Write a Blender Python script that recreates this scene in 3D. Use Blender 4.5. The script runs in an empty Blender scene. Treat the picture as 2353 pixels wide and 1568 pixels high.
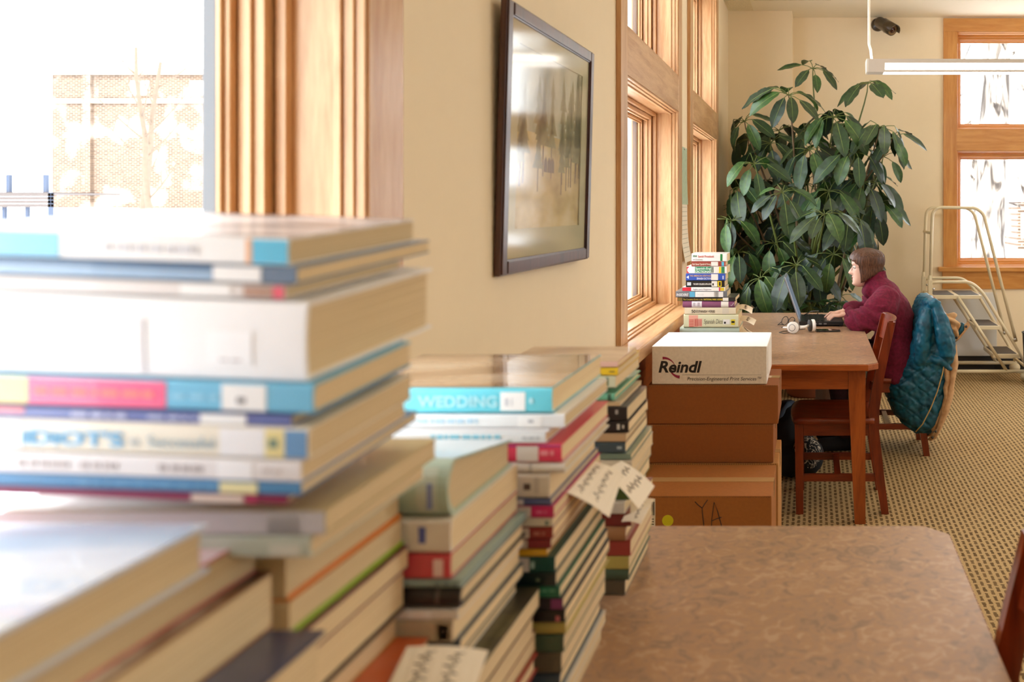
import bpy, bmesh, math, random
from mathutils import Vector, Matrix, noise, Euler

random.seed(7)
SC = bpy.context.scene
COL = SC.collection
PI = math.pi
H, F, U0, V0 = 1.465, 2000.0, 1870.0, 480.0      # eye height, focal length and vanishing point in photo pixels

# ------------------------------------------------------------------ camera, sky, sun, exposure
cd = bpy.data.cameras.new('camera')
cam = bpy.data.objects.new('camera', cd)
COL.objects.link(cam)
cam.location = (0, 0, H)
cam.rotation_euler = (PI / 2, 0, 0)
cd.sensor_width = 36.0
cd.lens = 36.0 * F / 2353.0
cd.shift_x = -(U0 - 1176.5) / 2353.0
cd.shift_y = -(784.0 - V0) / 2353.0
cd.clip_start = 0.03
cd.clip_end = 400
cd.dof.use_dof = True
cd.dof.focus_distance = 4.3
cd.dof.aperture_fstop = 3.5
SC.camera = cam

w = bpy.data.worlds.new('overcast_sky')
SC.world = w
w.use_nodes = True
wn = w.node_tree.nodes
wn['Background'].inputs[0].default_value = (0.90, 0.955, 1.0, 1)
wn['Background'].inputs[1].default_value = 6.0

sd = bpy.data.lights.new('sun', 'SUN')
sd.energy = 3.0
sd.angle = 0.03
sd.color = (1.0, 0.95, 0.88)
sun = bpy.data.objects.new('sun', sd)
COL.objects.link(sun)
sun.rotation_euler = Vector((-0.12, 0.75, -0.65)).to_track_quat('-Z', 'Y').to_euler()

SC.view_settings.view_transform = 'Standard'
SC.view_settings.look = 'None'
SC.view_settings.exposure = 0.38
SC.view_settings.gamma = 1.0
SC.view_settings.use_curve_mapping = False
SC.cycles.use_denoising = True
SC.cycles.max_bounces = 10
SC.cycles.diffuse_bounces = 6
SC.cycles.transparent_max_bounces = 16
SC.cycles.caustics_reflective = False
SC.cycles.caustics_refractive = False
SC.cycles.sample_clamp_indirect = 8.0

LAMP = 6.0       # brightness of the pendant lamp diffusers
LAMP_UP = 10.0


def portal(loc, rot, sx, sy):
    """marks a window opening for the renderer's sky sampling; gives no light of its own"""
    ld = bpy.data.lights.new('window_portal', 'AREA')
    ld.shape = 'RECTANGLE'
    ld.size, ld.size_y = sx, sy
    ld.cycles.is_portal = True
    o = bpy.data.objects.new('window_portal', ld)
    COL.objects.link(o)
    o.location = loc
    o.rotation_euler = rot


# ------------------------------------------------------------------ materials
def lin(c):
    return tuple(((x / 255) / 12.92 if x / 255 <= 0.04045 else ((x / 255 + 0.055) / 1.055) ** 2.4) for x in c)


_M = {}


def newmat(name):
    m = bpy.data.materials.new(name)
    m.use_nodes = True
    nt = m.node_tree
    return m, nt, nt.nodes['Principled BSDF']


def nd(nt, typ, **kw):
    n = nt.nodes.new(typ)
    for k, v in kw.items():
        if k.startswith('i_'):
            n.inputs[k[2:].replace('_', ' ')].default_value = v
        else:
            setattr(n, k, v)
    return n


def flat(c, rough=0.5, var=0.06, scale=30.0, bump=0.0, metal=0.0, coat=0.0, sheen=0.0, name=None):
    """one colour with a slight procedural mottling"""
    key = (tuple(c), rough, var, scale, bump, metal, coat, sheen)
    if key in _M:
        return _M[key]
    m, nt, b = newmat(name or 'surface')
    col = lin(c)
    tc = nd(nt, 'ShaderNodeTexCoord')
    no = nd(nt, 'ShaderNodeTexNoise')
    no.inputs['Scale'].default_value = scale
    no.inputs['Detail'].default_value = 3
    nt.links.new(tc.outputs['Object'], no.inputs['Vector'])
    mx = nd(nt, 'ShaderNodeMix', data_type='RGBA')
    mx.inputs[6].default_value = tuple(x * (1 - var) for x in col) + (1,)
    mx.inputs[7].default_value = tuple(min(1, x * (1 + var)) for x in col) + (1,)
    nt.links.new(no.outputs['Fac'], mx.inputs[0])
    nt.links.new(mx.outputs[2], b.inputs['Base Color'])
    b.inputs['Roughness'].default_value = rough
    b.inputs['Metallic'].default_value = metal
    b.inputs['Coat Weight'].default_value = coat
    b.inputs['Sheen Weight'].default_value = sheen
    if bump:
        bp = nd(nt, 'ShaderNodeBump')
        bp.inputs['Strength'].default_value = bump
        bp.inputs['Distance'].default_value = 0.004
        nt.links.new(no.outputs['Fac'], bp.inputs['Height'])
        nt.links.new(bp.outputs[0], b.inputs['Normal'])
    _M[key] = m
    return m


def wood(c0, c1, axis='Z', rough=0.35, scale=1.0, coat=0.2, fig=9.0):
    key = ('wood', tuple(c0), tuple(c1), axis, rough, scale, coat)
    if key in _M:
        return _M[key]
    m, nt, b = newmat('oak_wood')
    tc = nd(nt, 'ShaderNodeTexCoord')
    mp = nd(nt, 'ShaderNodeMapping')
    s = {'X': (.9, fig, fig), 'Y': (fig, .9, fig), 'Z': (fig, fig, .9)}[axis]
    mp.inputs['Scale'].default_value = tuple(x * scale for x in s)
    nt.links.new(tc.outputs['Object'], mp.inputs['Vector'])
    n1 = nd(nt, 'ShaderNodeTexNoise')
    n1.inputs['Scale'].default_value = 2.2
    n1.inputs['Detail'].default_value = 6
    n1.inputs['Distortion'].default_value = 1.2
    nt.links.new(mp.outputs[0], n1.inputs['Vector'])
    n2 = nd(nt, 'ShaderNodeTexNoise')
    n2.inputs['Scale'].default_value = 18
    n2.inputs['Detail'].default_value = 4
    nt.links.new(mp.outputs[0], n2.inputs['Vector'])
    ad = nd(nt, 'ShaderNodeMath', operation='MULTIPLY_ADD')
    ad.inputs[1].default_value = 0.35
    nt.links.new(n2.outputs['Fac'], ad.inputs[0])
    nt.links.new(n1.outputs['Fac'], ad.inputs[2])
    rp = nd(nt, 'ShaderNodeValToRGB')
    rp.color_ramp.elements[0].position = 0.45
    rp.color_ramp.elements[1].position = 0.85
    rp.color_ramp.elements[0].color = lin(c0) + (1,)
    rp.color_ramp.elements[1].color = lin(c1) + (1,)
    nt.links.new(ad.outputs[0], rp.inputs[0])
    nt.links.new(rp.outputs[0], b.inputs['Base Color'])
    b.inputs['Roughness'].default_value = rough
    b.inputs['Coat Weight'].default_value = coat
    b.inputs['Coat Roughness'].default_value = 0.25
    bp = nd(nt, 'ShaderNodeBump')
    bp.inputs['Strength'].default_value = 0.12
    bp.inputs['Distance'].default_value = 0.002
    nt.links.new(n2.outputs['Fac'], bp.inputs['Height'])
    nt.links.new(bp.outputs[0], b.inputs['Normal'])
    _M[key] = m
    return m


def ramp_noise(name, stops, scale, rough=0.5, stretch=(1, 1, 1), detail=6, bump=0.0, coord='Object', coat=0.0, distort=0.0):
    m, nt, b = newmat(name)
    tc = nd(nt, 'ShaderNodeTexCoord')
    mp = nd(nt, 'ShaderNodeMapping')
    mp.inputs['Scale'].default_value = stretch
    nt.links.new(tc.outputs[coord], mp.inputs['Vector'])
    no = nd(nt, 'ShaderNodeTexNoise')
    no.inputs['Scale'].default_value = scale
    no.inputs['Detail'].default_value = detail
    no.inputs['Distortion'].default_value = distort
    nt.links.new(mp.outputs[0], no.inputs['Vector'])
    rp = nd(nt, 'ShaderNodeValToRGB')
    e = rp.color_ramp.elements
    e[0].position, e[0].color = stops[0][0], lin(stops[0][1]) + (1,)
    e[1].position, e[1].color = stops[-1][0], lin(stops[-1][1]) + (1,)
    for p, c in stops[1:-1]:
        x = e.new(p)
        x.color = lin(c) + (1,)
    nt.links.new(no.outputs['Fac'], rp.inputs[0])
    nt.links.new(rp.outputs[0], b.inputs['Base Color'])
    b.inputs['Roughness'].default_value = rough
    b.inputs['Coat Weight'].default_value = coat
    if bump:
        bp = nd(nt, 'ShaderNodeBump')
        bp.inputs['Strength'].default_value = bump
        bp.inputs['Distance'].default_value = 0.005
        nt.links.new(no.outputs['Fac'], bp.inputs['Height'])
        nt.links.new(bp.outputs[0], b.inputs['Normal'])
    return m


def emit(c, s, name='lamp_glow'):
    m = bpy.data.materials.new(name)
    m.use_nodes = True
    nt = m.node_tree
    nt.nodes.remove(nt.nodes['Principled BSDF'])
    e = nd(nt, 'ShaderNodeEmission')
    e.inputs[0].default_value = lin(c) + (1,)
    e.inputs[1].default_value = s
    nt.links.new(e.outputs[0], nt.nodes['Material Output'].inputs[0])
    return m


def glass_mat(refl, name, rough=0.0, edge=.8):
    """clear pane: light passes straight through, a Fresnel share is mirrored"""
    m = bpy.data.materials.new(name)
    m.use_nodes = True
    nt = m.node_tree
    nt.nodes.remove(nt.nodes['Principled BSDF'])
    t = nd(nt, 'ShaderNodeBsdfTransparent')
    g = nd(nt, 'ShaderNodeBsdfGlossy')
    g.inputs['Roughness'].default_value = rough
    lw = nd(nt, 'ShaderNodeLayerWeight')
    pw = nd(nt, 'ShaderNodeMath', operation='POWER')
    pw.inputs[1].default_value = 4.0
    fr = nd(nt, 'ShaderNodeMath', operation='MULTIPLY_ADD', use_clamp=True)
    fr.inputs[1].default_value = edge
    fr.inputs[2].default_value = refl
    nt.links.new(lw.outputs['Facing'], pw.inputs[0])
    nt.links.new(pw.outputs[0], fr.inputs[0])
    mx = nd(nt, 'ShaderNodeMixShader')
    nt.links.new(fr.outputs[0], mx.inputs[0])
    nt.links.new(t.outputs[0], mx.inputs[1])
    nt.links.new(g.outputs[0], mx.inputs[2])
    nt.links.new(mx.outputs[0], nt.nodes['Material Output'].inputs[0])
    return m


def carpet_mat():
    m, nt, b = newmat('loop_carpet')
    tc = nd(nt, 'ShaderNodeTexCoord')
    mp = nd(nt, 'ShaderNodeMapping')
    mp.inputs['Rotation'].default_value = (0, 0, PI / 2)
    no = nd(nt, 'ShaderNodeTexNoise')
    no.inputs['Scale'].default_value = 70
    nt.links.new(tc.outputs['Object'], no.inputs['Vector'])
    ma = nd(nt, 'ShaderNodeVectorMath', operation='MULTIPLY_ADD')
    ma.inputs[1].default_value = (.012, .012, 0)
    nt.links.new(no.outputs['Color'], ma.inputs[0])
    nt.links.new(tc.outputs['Object'], ma.inputs[2])
    nt.links.new(ma.outputs[0], mp.inputs['Vector'])
    br = nd(nt, 'ShaderNodeTexBrick')
    br.inputs['Scale'].default_value = 1.0
    br.inputs['Mortar Size'].default_value = 0.0083
    br.inputs['Mortar Smooth'].default_value = 0.45
    br.inputs['Brick Width'].default_value = 0.052
    br.inputs['Row Height'].default_value = 0.026
    br.inputs['Color1'].default_value = lin((112, 90, 60)) + (1,)
    br.inputs['Color2'].default_value = lin((136, 112, 78)) + (1,)
    br.inputs['Mortar'].default_value = lin((206, 176, 128)) + (1,)
    nt.links.new(mp.outputs[0], br.inputs['Vector'])
    n2 = nd(nt, 'ShaderNodeTexNoise')
    n2.inputs['Scale'].default_value = 260
    nt.links.new(tc.outputs['Object'], n2.inputs['Vector'])
    mx = nd(nt, 'ShaderNodeMix', data_type='RGBA', blend_type='MULTIPLY')
    mx.inputs[0].default_value = 0.5
    nt.links.new(br.outputs['Color'], mx.inputs[6])
    rp = nd(nt, 'ShaderNodeValToRGB')
    rp.color_ramp.elements[0].color = (.35, .35, .35, 1)
    rp.color_ramp.elements[0].position = .3
    rp.color_ramp.elements[1].color = (1, 1, 1, 1)
    rp.color_ramp.elements[1].position = .65
    nt.links.new(n2.outputs['Fac'], rp.inputs[0])
    nt.links.new(rp.outputs[0], mx.inputs[7])
    nt.links.new(mx.outputs[2], b.inputs['Base Color'])
    b.inputs['Roughness'].default_value = 0.95
    b.inputs['Specular IOR Level'].default_value = 0.1
    bp = nd(nt, 'ShaderNodeBump')
    bp.inputs['Strength'].default_value = 0.5
    bp.inputs['Distance'].default_value = 0.004
    nt.links.new(n2.outputs['Fac'], bp.inputs['Height'])
    nt.links.new(bp.outputs[0], b.inputs['Normal'])
    return m


def brick_mat():
    m, nt, b = newmat('brick_wall')
    tc = nd(nt, 'ShaderNodeTexCoord')
    mp = nd(nt, 'ShaderNodeMapping')
    mp.inputs['Rotation'].default_value = (PI / 2, 0, 0)
    nt.links.new(tc.outputs['Object'], mp.inputs['Vector'])
    br = nd(nt, 'ShaderNodeTexBrick')
    br.inputs['Scale'].default_value = 1.0
    br.inputs['Mortar Size'].default_value = 0.02
    br.inputs['Brick Width'].default_value = 0.42
    br.inputs['Row Height'].default_value = 0.14
    br.inputs['Color1'].default_value = lin((66, 46, 30)) + (1,)
    br.inputs['Color2'].default_value = lin((100, 76, 56)) + (1,)
    br.inputs['Mortar'].default_value = lin((150, 136, 122)) + (1,)
    nt.links.new(mp.outputs[0], br.inputs['Vector'])
    no = nd(nt, 'ShaderNodeTexNoise')
    no.inputs['Scale'].default_value = 0.4
    no.inputs['Detail'].default_value = 8
    nt.links.new(tc.outputs['Object'], no.inputs['Vector'])
    rp = nd(nt, 'ShaderNodeValToRGB')
    rp.color_ramp.elements[0].position = .52
    rp.color_ramp.elements[1].position = .68
    nt.links.new(no.outputs['Fac'], rp.inputs[0])
    mx = nd(nt, 'ShaderNodeMix', data_type='RGBA')
    nt.links.new(rp.outputs[0], mx.inputs[0])
    nt.links.new(br.outputs['Color'], mx.inputs[6])
    mx.inputs[7].default_value = lin((176, 162, 148)) + (1,)
    nt.links.new(mx.outputs[2], b.inputs['Base Color'])
    b.inputs['Roughness'].default_value = .9
    return m


# ------------------------------------------------------------------ mesh building
class MB:
    """collects shapes, then links them as ONE mesh object"""

    def __init__(s):
        s.v, s.f, s.mi, s.sm, s.mats = [], [], [], [], []

    def mat(s, m):
        if m not in s.mats:
            s.mats.append(m)
        return s.mats.index(m)

    def add(s, vs, fs, m=None, smooth=False):
        o = len(s.v)
        k = s.mat(m) if m is not None else 0
        s.v.extend(tuple(v) for v in vs)
        for f in fs:
            s.f.append(tuple(i + o for i in f))
            s.mi.append(k)
            s.sm.append(smooth)
        return s

    def box(s, x0, x1, y0, y1, z0, z1, m=None, bev=0.0, M=None):
        x0, x1 = min(x0, x1), max(x0, x1)
        y0, y1 = min(y0, y1), max(y0, y1)
        z0, z1 = min(z0, z1), max(z0, z1)
        b = min(bev, (x1 - x0) * .45, (y1 - y0) * .45, (z1 - z0) * .45)
        if b <= 0:
            vs = [Vector((x, y, z)) for z in (z0, z1) for y in (y0, y1) for x in (x0, x1)]
            fs = [(0, 2, 3, 1), (4, 5, 7, 6), (0, 1, 5, 4), (2, 6, 7, 3), (0, 4, 6, 2), (1, 3, 7, 5)]
        else:
            bm = bmesh.new()
            bmesh.ops.create_cube(bm, size=1.0)
            for v in bm.verts:
                v.co = Vector((x0 + (v.co.x + .5) * (x1 - x0), y0 + (v.co.y + .5) * (y1 - y0), z0 + (v.co.z + .5) * (z1 - z0)))
            bmesh.ops.bevel(bm, geom=bm.edges[:], offset=b, segments=2, profile=.6, affect='EDGES')
            bm.verts.index_update()
            vs = [v.co.copy() for v in bm.verts]
            fs = [tuple(v.index for v in f.verts) for f in bm.faces]
            bm.free()
        if M is not None:
            vs = [M @ Vector(v) for v in vs]
        return s.add(vs, fs, m, False)

    def ring_loft(s, rings, m=None, smooth=True, cap=True):
        n = len(rings[0])
        vs = [p for r in rings for p in r]
        fs = []
        for i in range(len(rings) - 1):
            for j in range(n):
                a, b2 = i * n + j, i * n + (j + 1) % n
                fs.append((a, b2, b2 + n, a + n))
        if cap:
            fs.append(tuple(range(n - 1, -1, -1)))
            fs.append(tuple((len(rings) - 1) * n + j for j in range(n)))
        return s.add(vs, fs, m, smooth)

    def tube(s, pts, r, m=None, seg=10, smooth=True, cap=True, flat_=None):
        """round (or, with flat_, elliptic) tube along pts; r a number or one per point"""
        pts = [Vector(p) for p in pts]
        n = len(pts)
        rr = r if isinstance(r, (list, tuple)) else [r] * n
        t0 = (pts[1] - pts[0]).normalized()
        up = Vector((0, 0, 1)) if abs(t0.z) < .9 else Vector((0, 1, 0))
        rings = []
        for i in range(n):
            t = (pts[min(i + 1, n - 1)] - pts[max(i - 1, 0)])
            t = t.normalized() if t.length > 1e-9 else t0
            a = up - t * up.dot(t)
            if a.length < 1e-6:
                a = Vector((1, 0, 0)) - t * t.x
            a.normalize()
            b = t.cross(a)
            up = a
            k = flat_ or 1.0
            rings.append([pts[i] + a * math.cos(2 * PI * j / seg) * rr[i] * k + b * math.sin(2 * PI * j / seg) * rr[i] for j in range(seg)])
        return s.ring_loft(rings, m, smooth, cap)

    def capsule(s, a, b, ra, rb, m=None, seg=14):
        a, b = Vector(a), Vector(b)
        d = (b - a)
        L = d.length
        t = d / L if L > 1e-9 else Vector((0, 0, 1))
        pts, rr = [], []
        for k in range(5):
            th = PI / 2 * (1 - k / 4)
            pts.append(a - t * ra * math.sin(th))
            rr.append(max(ra * math.cos(th), ra * .03))
        for k in range(5):
            th = PI / 2 * k / 4
            pts.append(b + t * rb * math.sin(th))
            rr.append(max(rb * math.cos(th), rb * .03))
        return s.tube(pts, rr, m, seg)

    def ball(s, c, r, m=None, seg=16, rot=None):
        c = Vector(c)
        r = (r, r, r) if isinstance(r, (int, float)) else r
        rings = []
        n = seg // 2
        for i in range(n + 1):
            th = PI * i / n
            q = []
            for j in range(seg):
                ph = 2 * PI * j / seg
                st = max(math.sin(th), .02)
                p = Vector((r[0] * st * math.cos(ph), r[1] * st * math.sin(ph), -r[2] * math.cos(th)))
                q.append(c + (rot @ p if rot is not None else p))
            rings.append(q)
        return s.ring_loft(rings, m, True)

    def cyl(s, c, r, h, axis='Z', m=None, seg=20, r2=None):
        c = Vector(c)
        d = {'X': Vector((1, 0, 0)), 'Y': Vector((0, 1, 0)), 'Z': Vector((0, 0, 1))}[axis]
        return s.tube([c, c + d * h], [r, r if r2 is None else r2], m, seg, smooth=False)

    def prism(s, poly, z0, z1, m=None, fn=None, smooth=False):
        """polygon in two axes extruded along the third; fn(a, b, h) gives the point"""
        fn = fn or (lambda a, b, h: (a, b, h))
        n = len(poly)
        vs = [fn(a, b, z0) for a, b in poly] + [fn(a, b, z1) for a, b in poly]
        fs = [(i, (i + 1) % n, n + (i + 1) % n, n + i) for i in range(n)] + [tuple(range(n - 1, -1, -1)), tuple(range(n, 2 * n))]
        return s.add(vs, fs, m, smooth)

    def mesh(s, name, m=None):
        me = bpy.data.meshes.new(name)
        me.from_pydata(s.v, [], s.f)
        mats = s.mats or ([m] if m else [])
        for x in mats:
            me.materials.append(x)
        if s.mats:
            me.polygons.foreach_set('material_index', s.mi)
        me.polygons.foreach_set('use_smooth', s.sm)
        bm = bmesh.new()
        bm.from_mesh(me)
        bmesh.ops.recalc_face_normals(bm, faces=bm.faces[:])
        bm.to_mesh(me)
        bm.free()
        me.update()
        return me

    def build(s, name, m=None, parent=None):
        o = bpy.data.objects.new(name, s.mesh(name, m))
        COL.objects.link(o)
        if parent is not None:
            o.parent = parent
        return o


def empty(name, loc=(0, 0, 0), rot=(0, 0, 0)):
    o = bpy.data.objects.new(name, None)
    o.empty_display_size = .05
    COL.objects.link(o)
    o.location = loc
    o.rotation_euler = rot
    return o


def tag(o, label=None, cat=None, group=None, kind=None):
    for k, v in (('label', label), ('category', cat), ('group', group), ('kind', kind)):
        if v:
            o[k] = v
    return o


def struct(o, label=None):
    o['kind'] = 'structure'
    if label:
        o['label'] = label
    return o


def copy_tree(o, parent=None):
    kids = [c for c in COL.objects if c.parent == o]
    c = o.copy()
    COL.objects.link(c)
    if parent is not None:
        c.parent = parent
    for k in kids:
        copy_tree(k, c)
    return c


def remeshed(mb, name, mat, voxel, smooth=4, parent=None, disp=None):
    """one continuous skin over the collected shapes"""
    tmp = bpy.data.objects.new('tmp', mb.mesh('tmp'))
    COL.objects.link(tmp)
    r = tmp.modifiers.new('r', 'REMESH')
    r.mode = 'VOXEL'
    r.voxel_size = voxel
    if smooth:
        q = tmp.modifiers.new('s', 'SMOOTH')
        q.iterations = smooth
        q.factor = .5
    dg = bpy.context.evaluated_depsgraph_get()
    me = bpy.data.meshes.new_from_object(tmp.evaluated_get(dg))
    bpy.data.objects.remove(tmp)
    me.name = name
    if disp:
        for v, nn in zip(me.vertices, [p.normal.copy() for p in me.vertices]):
            v.co = disp(v.co.copy(), nn)
    me.materials.clear()
    me.materials.append(mat)
    me.polygons.foreach_set('use_smooth', [True] * len(me.polygons))
    o = bpy.data.objects.new(name, me)
    COL.objects.link(o)
    o.parent = parent
    return o


def lettering(s, size, mat, parent, loc, rot=(PI / 2, 0, 0), bold=0.0, shear=0.0, width=None, align='LEFT', sx=1.0, name='lettering'):
    cu = bpy.data.curves.new('t', 'FONT')
    cu.body = s
    cu.size = size
    cu.offset = bold * size
    cu.shear = shear
    cu.align_x = align
    cu.resolution_u = 3
    cu.extrude = 0.0001
    o = bpy.data.objects.new('t', cu)
    me = bpy.data.meshes.new_from_object(o)
    me.name = name
    bpy.data.objects.remove(o)
    me.materials.clear()
    me.materials.append(mat)
    xs = [v.co.x for v in me.vertices]
    if xs and width:
        sx = width / (max(xs) - min(xs))
    for v in me.vertices:
        v.co.x *= sx
    q = bpy.data.objects.new(name, me)
    COL.objects.link(q)
    q.parent = parent
    q.location = loc
    q.rotation_euler = rot
    return q


def at(u, v, Y):
    return Vector(((u - U0) * Y / F, Y, H - (v - V0) * Y / F))
# ------------------------------------------------------------------ materials of the place
CREAM = flat((241, 223, 190), .75, .02, 14, .02, name='wall_paint')
PALE = flat((238, 236, 230), .75, .02, 14, .02)
CEILP = flat((240, 230, 206), .8, .02, 12)
OAK_Z = wood((184, 130, 80), (216, 174, 126), 'Z')
OAK_X = wood((184, 130, 80), (216, 174, 126), 'X')
OAK_Y = wood((184, 130, 80), (216, 174, 126), 'Y')
HON_Z = wood((188, 122, 54), (212, 152, 80), 'Z')
HON_X = wood((188, 122, 54), (212, 152, 80), 'X')
CHERRY_Z = wood((98, 32, 11), (142, 56, 21), 'Z', .28)
CHERRY_X = wood((98, 32, 11), (142, 56, 21), 'X', .28)
CHERRY_Y = wood((98, 32, 11), (142, 56, 21), 'Y', .28)
TABW_Z = wood((134, 60, 17), (178, 92, 36), 'Z', .3)
TABW_X = wood((134, 60, 17), (178, 92, 36), 'X', .3)
TABW_Y = wood((134, 60, 17), (178, 92, 36), 'Y', .3)
GLASS = glass_mat(.03, 'window_glass')
PGLASS = glass_mat(.03, 'picture_glass', .09, .5)
ALU = flat((84, 92, 98), .4, .03)
SNOW = flat((244, 245, 250), .9, .02, 2)
BLACK = flat((24, 23, 24), .45, .1)
DARKM = flat((52, 45, 40), .35, .08)
STEEL = flat((210, 210, 210), .25, .02, metal=.9)
PUTTY = flat((226, 212, 178), .38, .02)
RUBBER = flat((88, 80, 70), .8, .15, 300, .3)
XW, YB, ZC = -.755, 7.94, 3.21
Z0, R0, R1, Z1 = .937, 1.995, 2.187, 3.08
WIN = [(.14, 1.44), (3.44, 4.74), (5.31, 6.60)]
BW = (1.30, 2.75)
XR, YN = 5.6, -4.2

# ------------------------------------------------------------------ the room shell
struct(MB().box(XW - .3, XR + .2, YN - .2, YB + .3, -.2, 0).build('floor', carpet_mat()))
m = MB()
m.box(XW - .25, XW, YN, YB + .25, 0, Z0 - .05)
m.box(XW - .25, XW, YN, YB + .25, Z1, ZC + .1)
ys = [YN] + [y for p in WIN for y in p] + [YB + .25]
for i in range(0, len(ys), 2):
    m.box(XW - .25, XW, ys[i], ys[i + 1], Z0 - .05, Z1)
struct(m.build('wall_left', CREAM))
m = MB()
m.box(XW, BW[0], YB, YB + .25, 0, ZC + .1)
m.box(BW[1], XR, YB, YB + .25, 0, ZC + .1)
m.box(BW[0], BW[1], YB, YB + .25, 0, Z0 - .05)
m.box(BW[0], BW[1], YB, YB + .25, Z1, ZC + .1)
m.box(XW, -.19, 7.67, YB, 0, ZC)
struct(m.build('wall_back', CREAM))
m = MB()
FILL_WIN = [(3.8, 5.8)]  # unseen opening, added to let daylight fill in from the right
m.box(XR, XR + .2, YN, YB + .25, 0, .95)
m.box(XR, XR + .2, YN, YB + .25, 2.9, ZC + .1)
ys = [YN] + [y for p in FILL_WIN for y in p] + [YB + .25]
for i in range(0, len(ys), 2):
    m.box(XR, XR + .2, ys[i], ys[i + 1], .95, 2.9)
struct(m.build('wall_right', PALE))
struct(MB().box(XW - .25, XR + .2, YN - .2, YN, 0, ZC + .1).build('wall_front', PALE))

ceil = struct(MB().box(XW - .25, XR + .2, YN - .2, YB + .25, ZC + .025, ZC + .15)
              .box(XW, XR, 7.27, YB, ZC, ZC + .03).build('ceiling', CEILP))
TILE = ramp_noise('acoustic_tile', [(.38, (206, 192, 160)), (.5, (238, 226, 194))], 160, .9, bump=.4)
TBAR = flat((236, 224, 194), .6, .02)
tile = MB().box(-.298, .298, -.298, .298, 0, .02, None, .004).mesh('tile', TILE)
for i in range(9):
    for j in range(8):
        o = bpy.data.objects.new('tile', tile)
        COL.objects.link(o)
        o.parent = ceil
        o.location = (-.215 + .61 * i, 6.955 - .61 * j, ZC + .003)
MB().box(XW + .01, -.53, 7.28, 7.66, ZC - .003, ZC + .002, None, .001).build('tile', TILE, ceil)
m = MB()
for i in range(10):
    m.box(-.535 + .61 * i, -.505 + .61 * i, 2.3, 7.27, ZC, ZC + .014)
for j in range(9):
    m.box(XW, 5.0, 7.245 - .61 * j, 7.275 - .61 * j, ZC, ZC + .014)
m.build('tile_grid', TBAR, ceil)
v = MB().box(-.52, .16, 7.02, 7.26, ZC - .008, ZC - .001).build('vent_frame', TBAR, ceil)
for k in range(7):
    MB().box(-.5, .14, 7.035 + .031 * k, 7.05 + .031 * k, ZC - .016, ZC - .008).build('slat', flat((214, 200, 168), .6), v)

# ------------------------------------------------------------------ windows
def window(n, a0, a1, T, mv, mh, label):
    """jambs, stops, sashes and panes of a two-storey window; T(a, d, z): along the wall, outwards, up"""
    root = tag(empty('window_%d' % n), None, None, None, 'structure')

    def bx(name, q, mm, bev=.002, parent=root):
        b = MB()
        for (x0, x1, d0, d1, zz0, zz1) in q:
            p, r = T(x0, d0, zz0), T(x1, d1, zz1)
            b.box(p[0], r[0], p[1], r[1], p[2], r[2], None, bev)
        return b.build(name, mm, parent)
    bx('casing', [(a0 - .12, a0, -.02, 0, Z0, Z1)], mv)
    bx('casing', [(a1, a1 + .12, -.02, 0, Z0, Z1)], mv)
    bx('head_casing', [(a0 - .12, a1 + .12, -.022, 0, Z1, Z1 + .12)], mh)
    bx('transom_rail', [(a0, a1, -.02, .2, R0, R1)], mh)
    for s, (zz0, zz1) in enumerate(((Z0, R0), (R1, Z1))):
        for d0, d1, i0, i1, nm, mm in ((0, .235, 0, .012, 'jamb', mv), (-.016, .012, .0, .007, 'bead', mv), (.018, .03, .012, .018, 'bead', mv),
                                       (.1, .118, .012, .03, 'stop', mv), (.122, .165, .012, .05, 'sash', mv),
                                       (.14, .152, .05, .057, 'bead', mv), (.168, .19, .012, .064, 'sash', mv),
                                       (.178, .186, .064, .071, 'bead', mv), (.2, .222, .0, .05, 'outer_frame', ALU)):
            lo = i0
            bx(nm, [(a0 + lo, a0 + i1, d0, d1, zz0 + lo, zz1 - lo), (a1 - i1, a1 - lo, d0, d1, zz0 + lo, zz1 - lo)], mm, .002)
            bx(nm, [(a0 + i1, a1 - i1, d0, d1, zz1 - i1, zz1 - lo), (a0 + i1, a1 - i1, d0, d1, zz0 + lo, zz0 + i1)], mh if mm is mv else mm, .002)
        bx('pane', [(a0 + .06, a1 - .06, .18, .184, zz0 + .06, zz1 - .06)], GLASS, 0)
    return root


TL = lambda a, d, z: (XW - d, a, z)
TB = lambda a, d, z: (a, YB + d, z)
for i, (a0, a1) in enumerate(WIN):
    window(i + 1, a0, a1, TL, OAK_Z, OAK_Y, '')
    portal((XW - .24, (a0 + a1) / 2, 2.0), (0, -PI / 2, 0), Z1 - Z0, a1 - a0)
window(4, BW[0], BW[1], TB, HON_Z, HON_X, '')
portal(((BW[0] + BW[1]) / 2, YB + .24, 2.0), (-PI / 2, 0, 0), BW[1] - BW[0], Z1 - Z0)
for i, (a0, a1) in enumerate(FILL_WIN):
    r = struct(empty('window_%d' % (5 + i)))  # added window out of view, there for its fill light
    m = MB()
    for p in (a0, (a0 + a1) / 2 - .03, a1 - .06):
        m.box(XR - .02, XR + .1, p, p + .06, .95, 2.9)
    m.box(XR - .02, XR + .1, a0, a1, .95, 1.01).box(XR - .02, XR + .1, a0, a1, 2.84, 2.9)
    m.build('frame', OAK_Z, r)
    MB().box(XR + .05, XR + .054, a0, a1, .98, 2.88).build('pane', GLASS, r)
    portal((XR + .15, (a0 + a1) / 2, 1.93), (0, PI / 2, 0), 1.95, a1 - a0)
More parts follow.
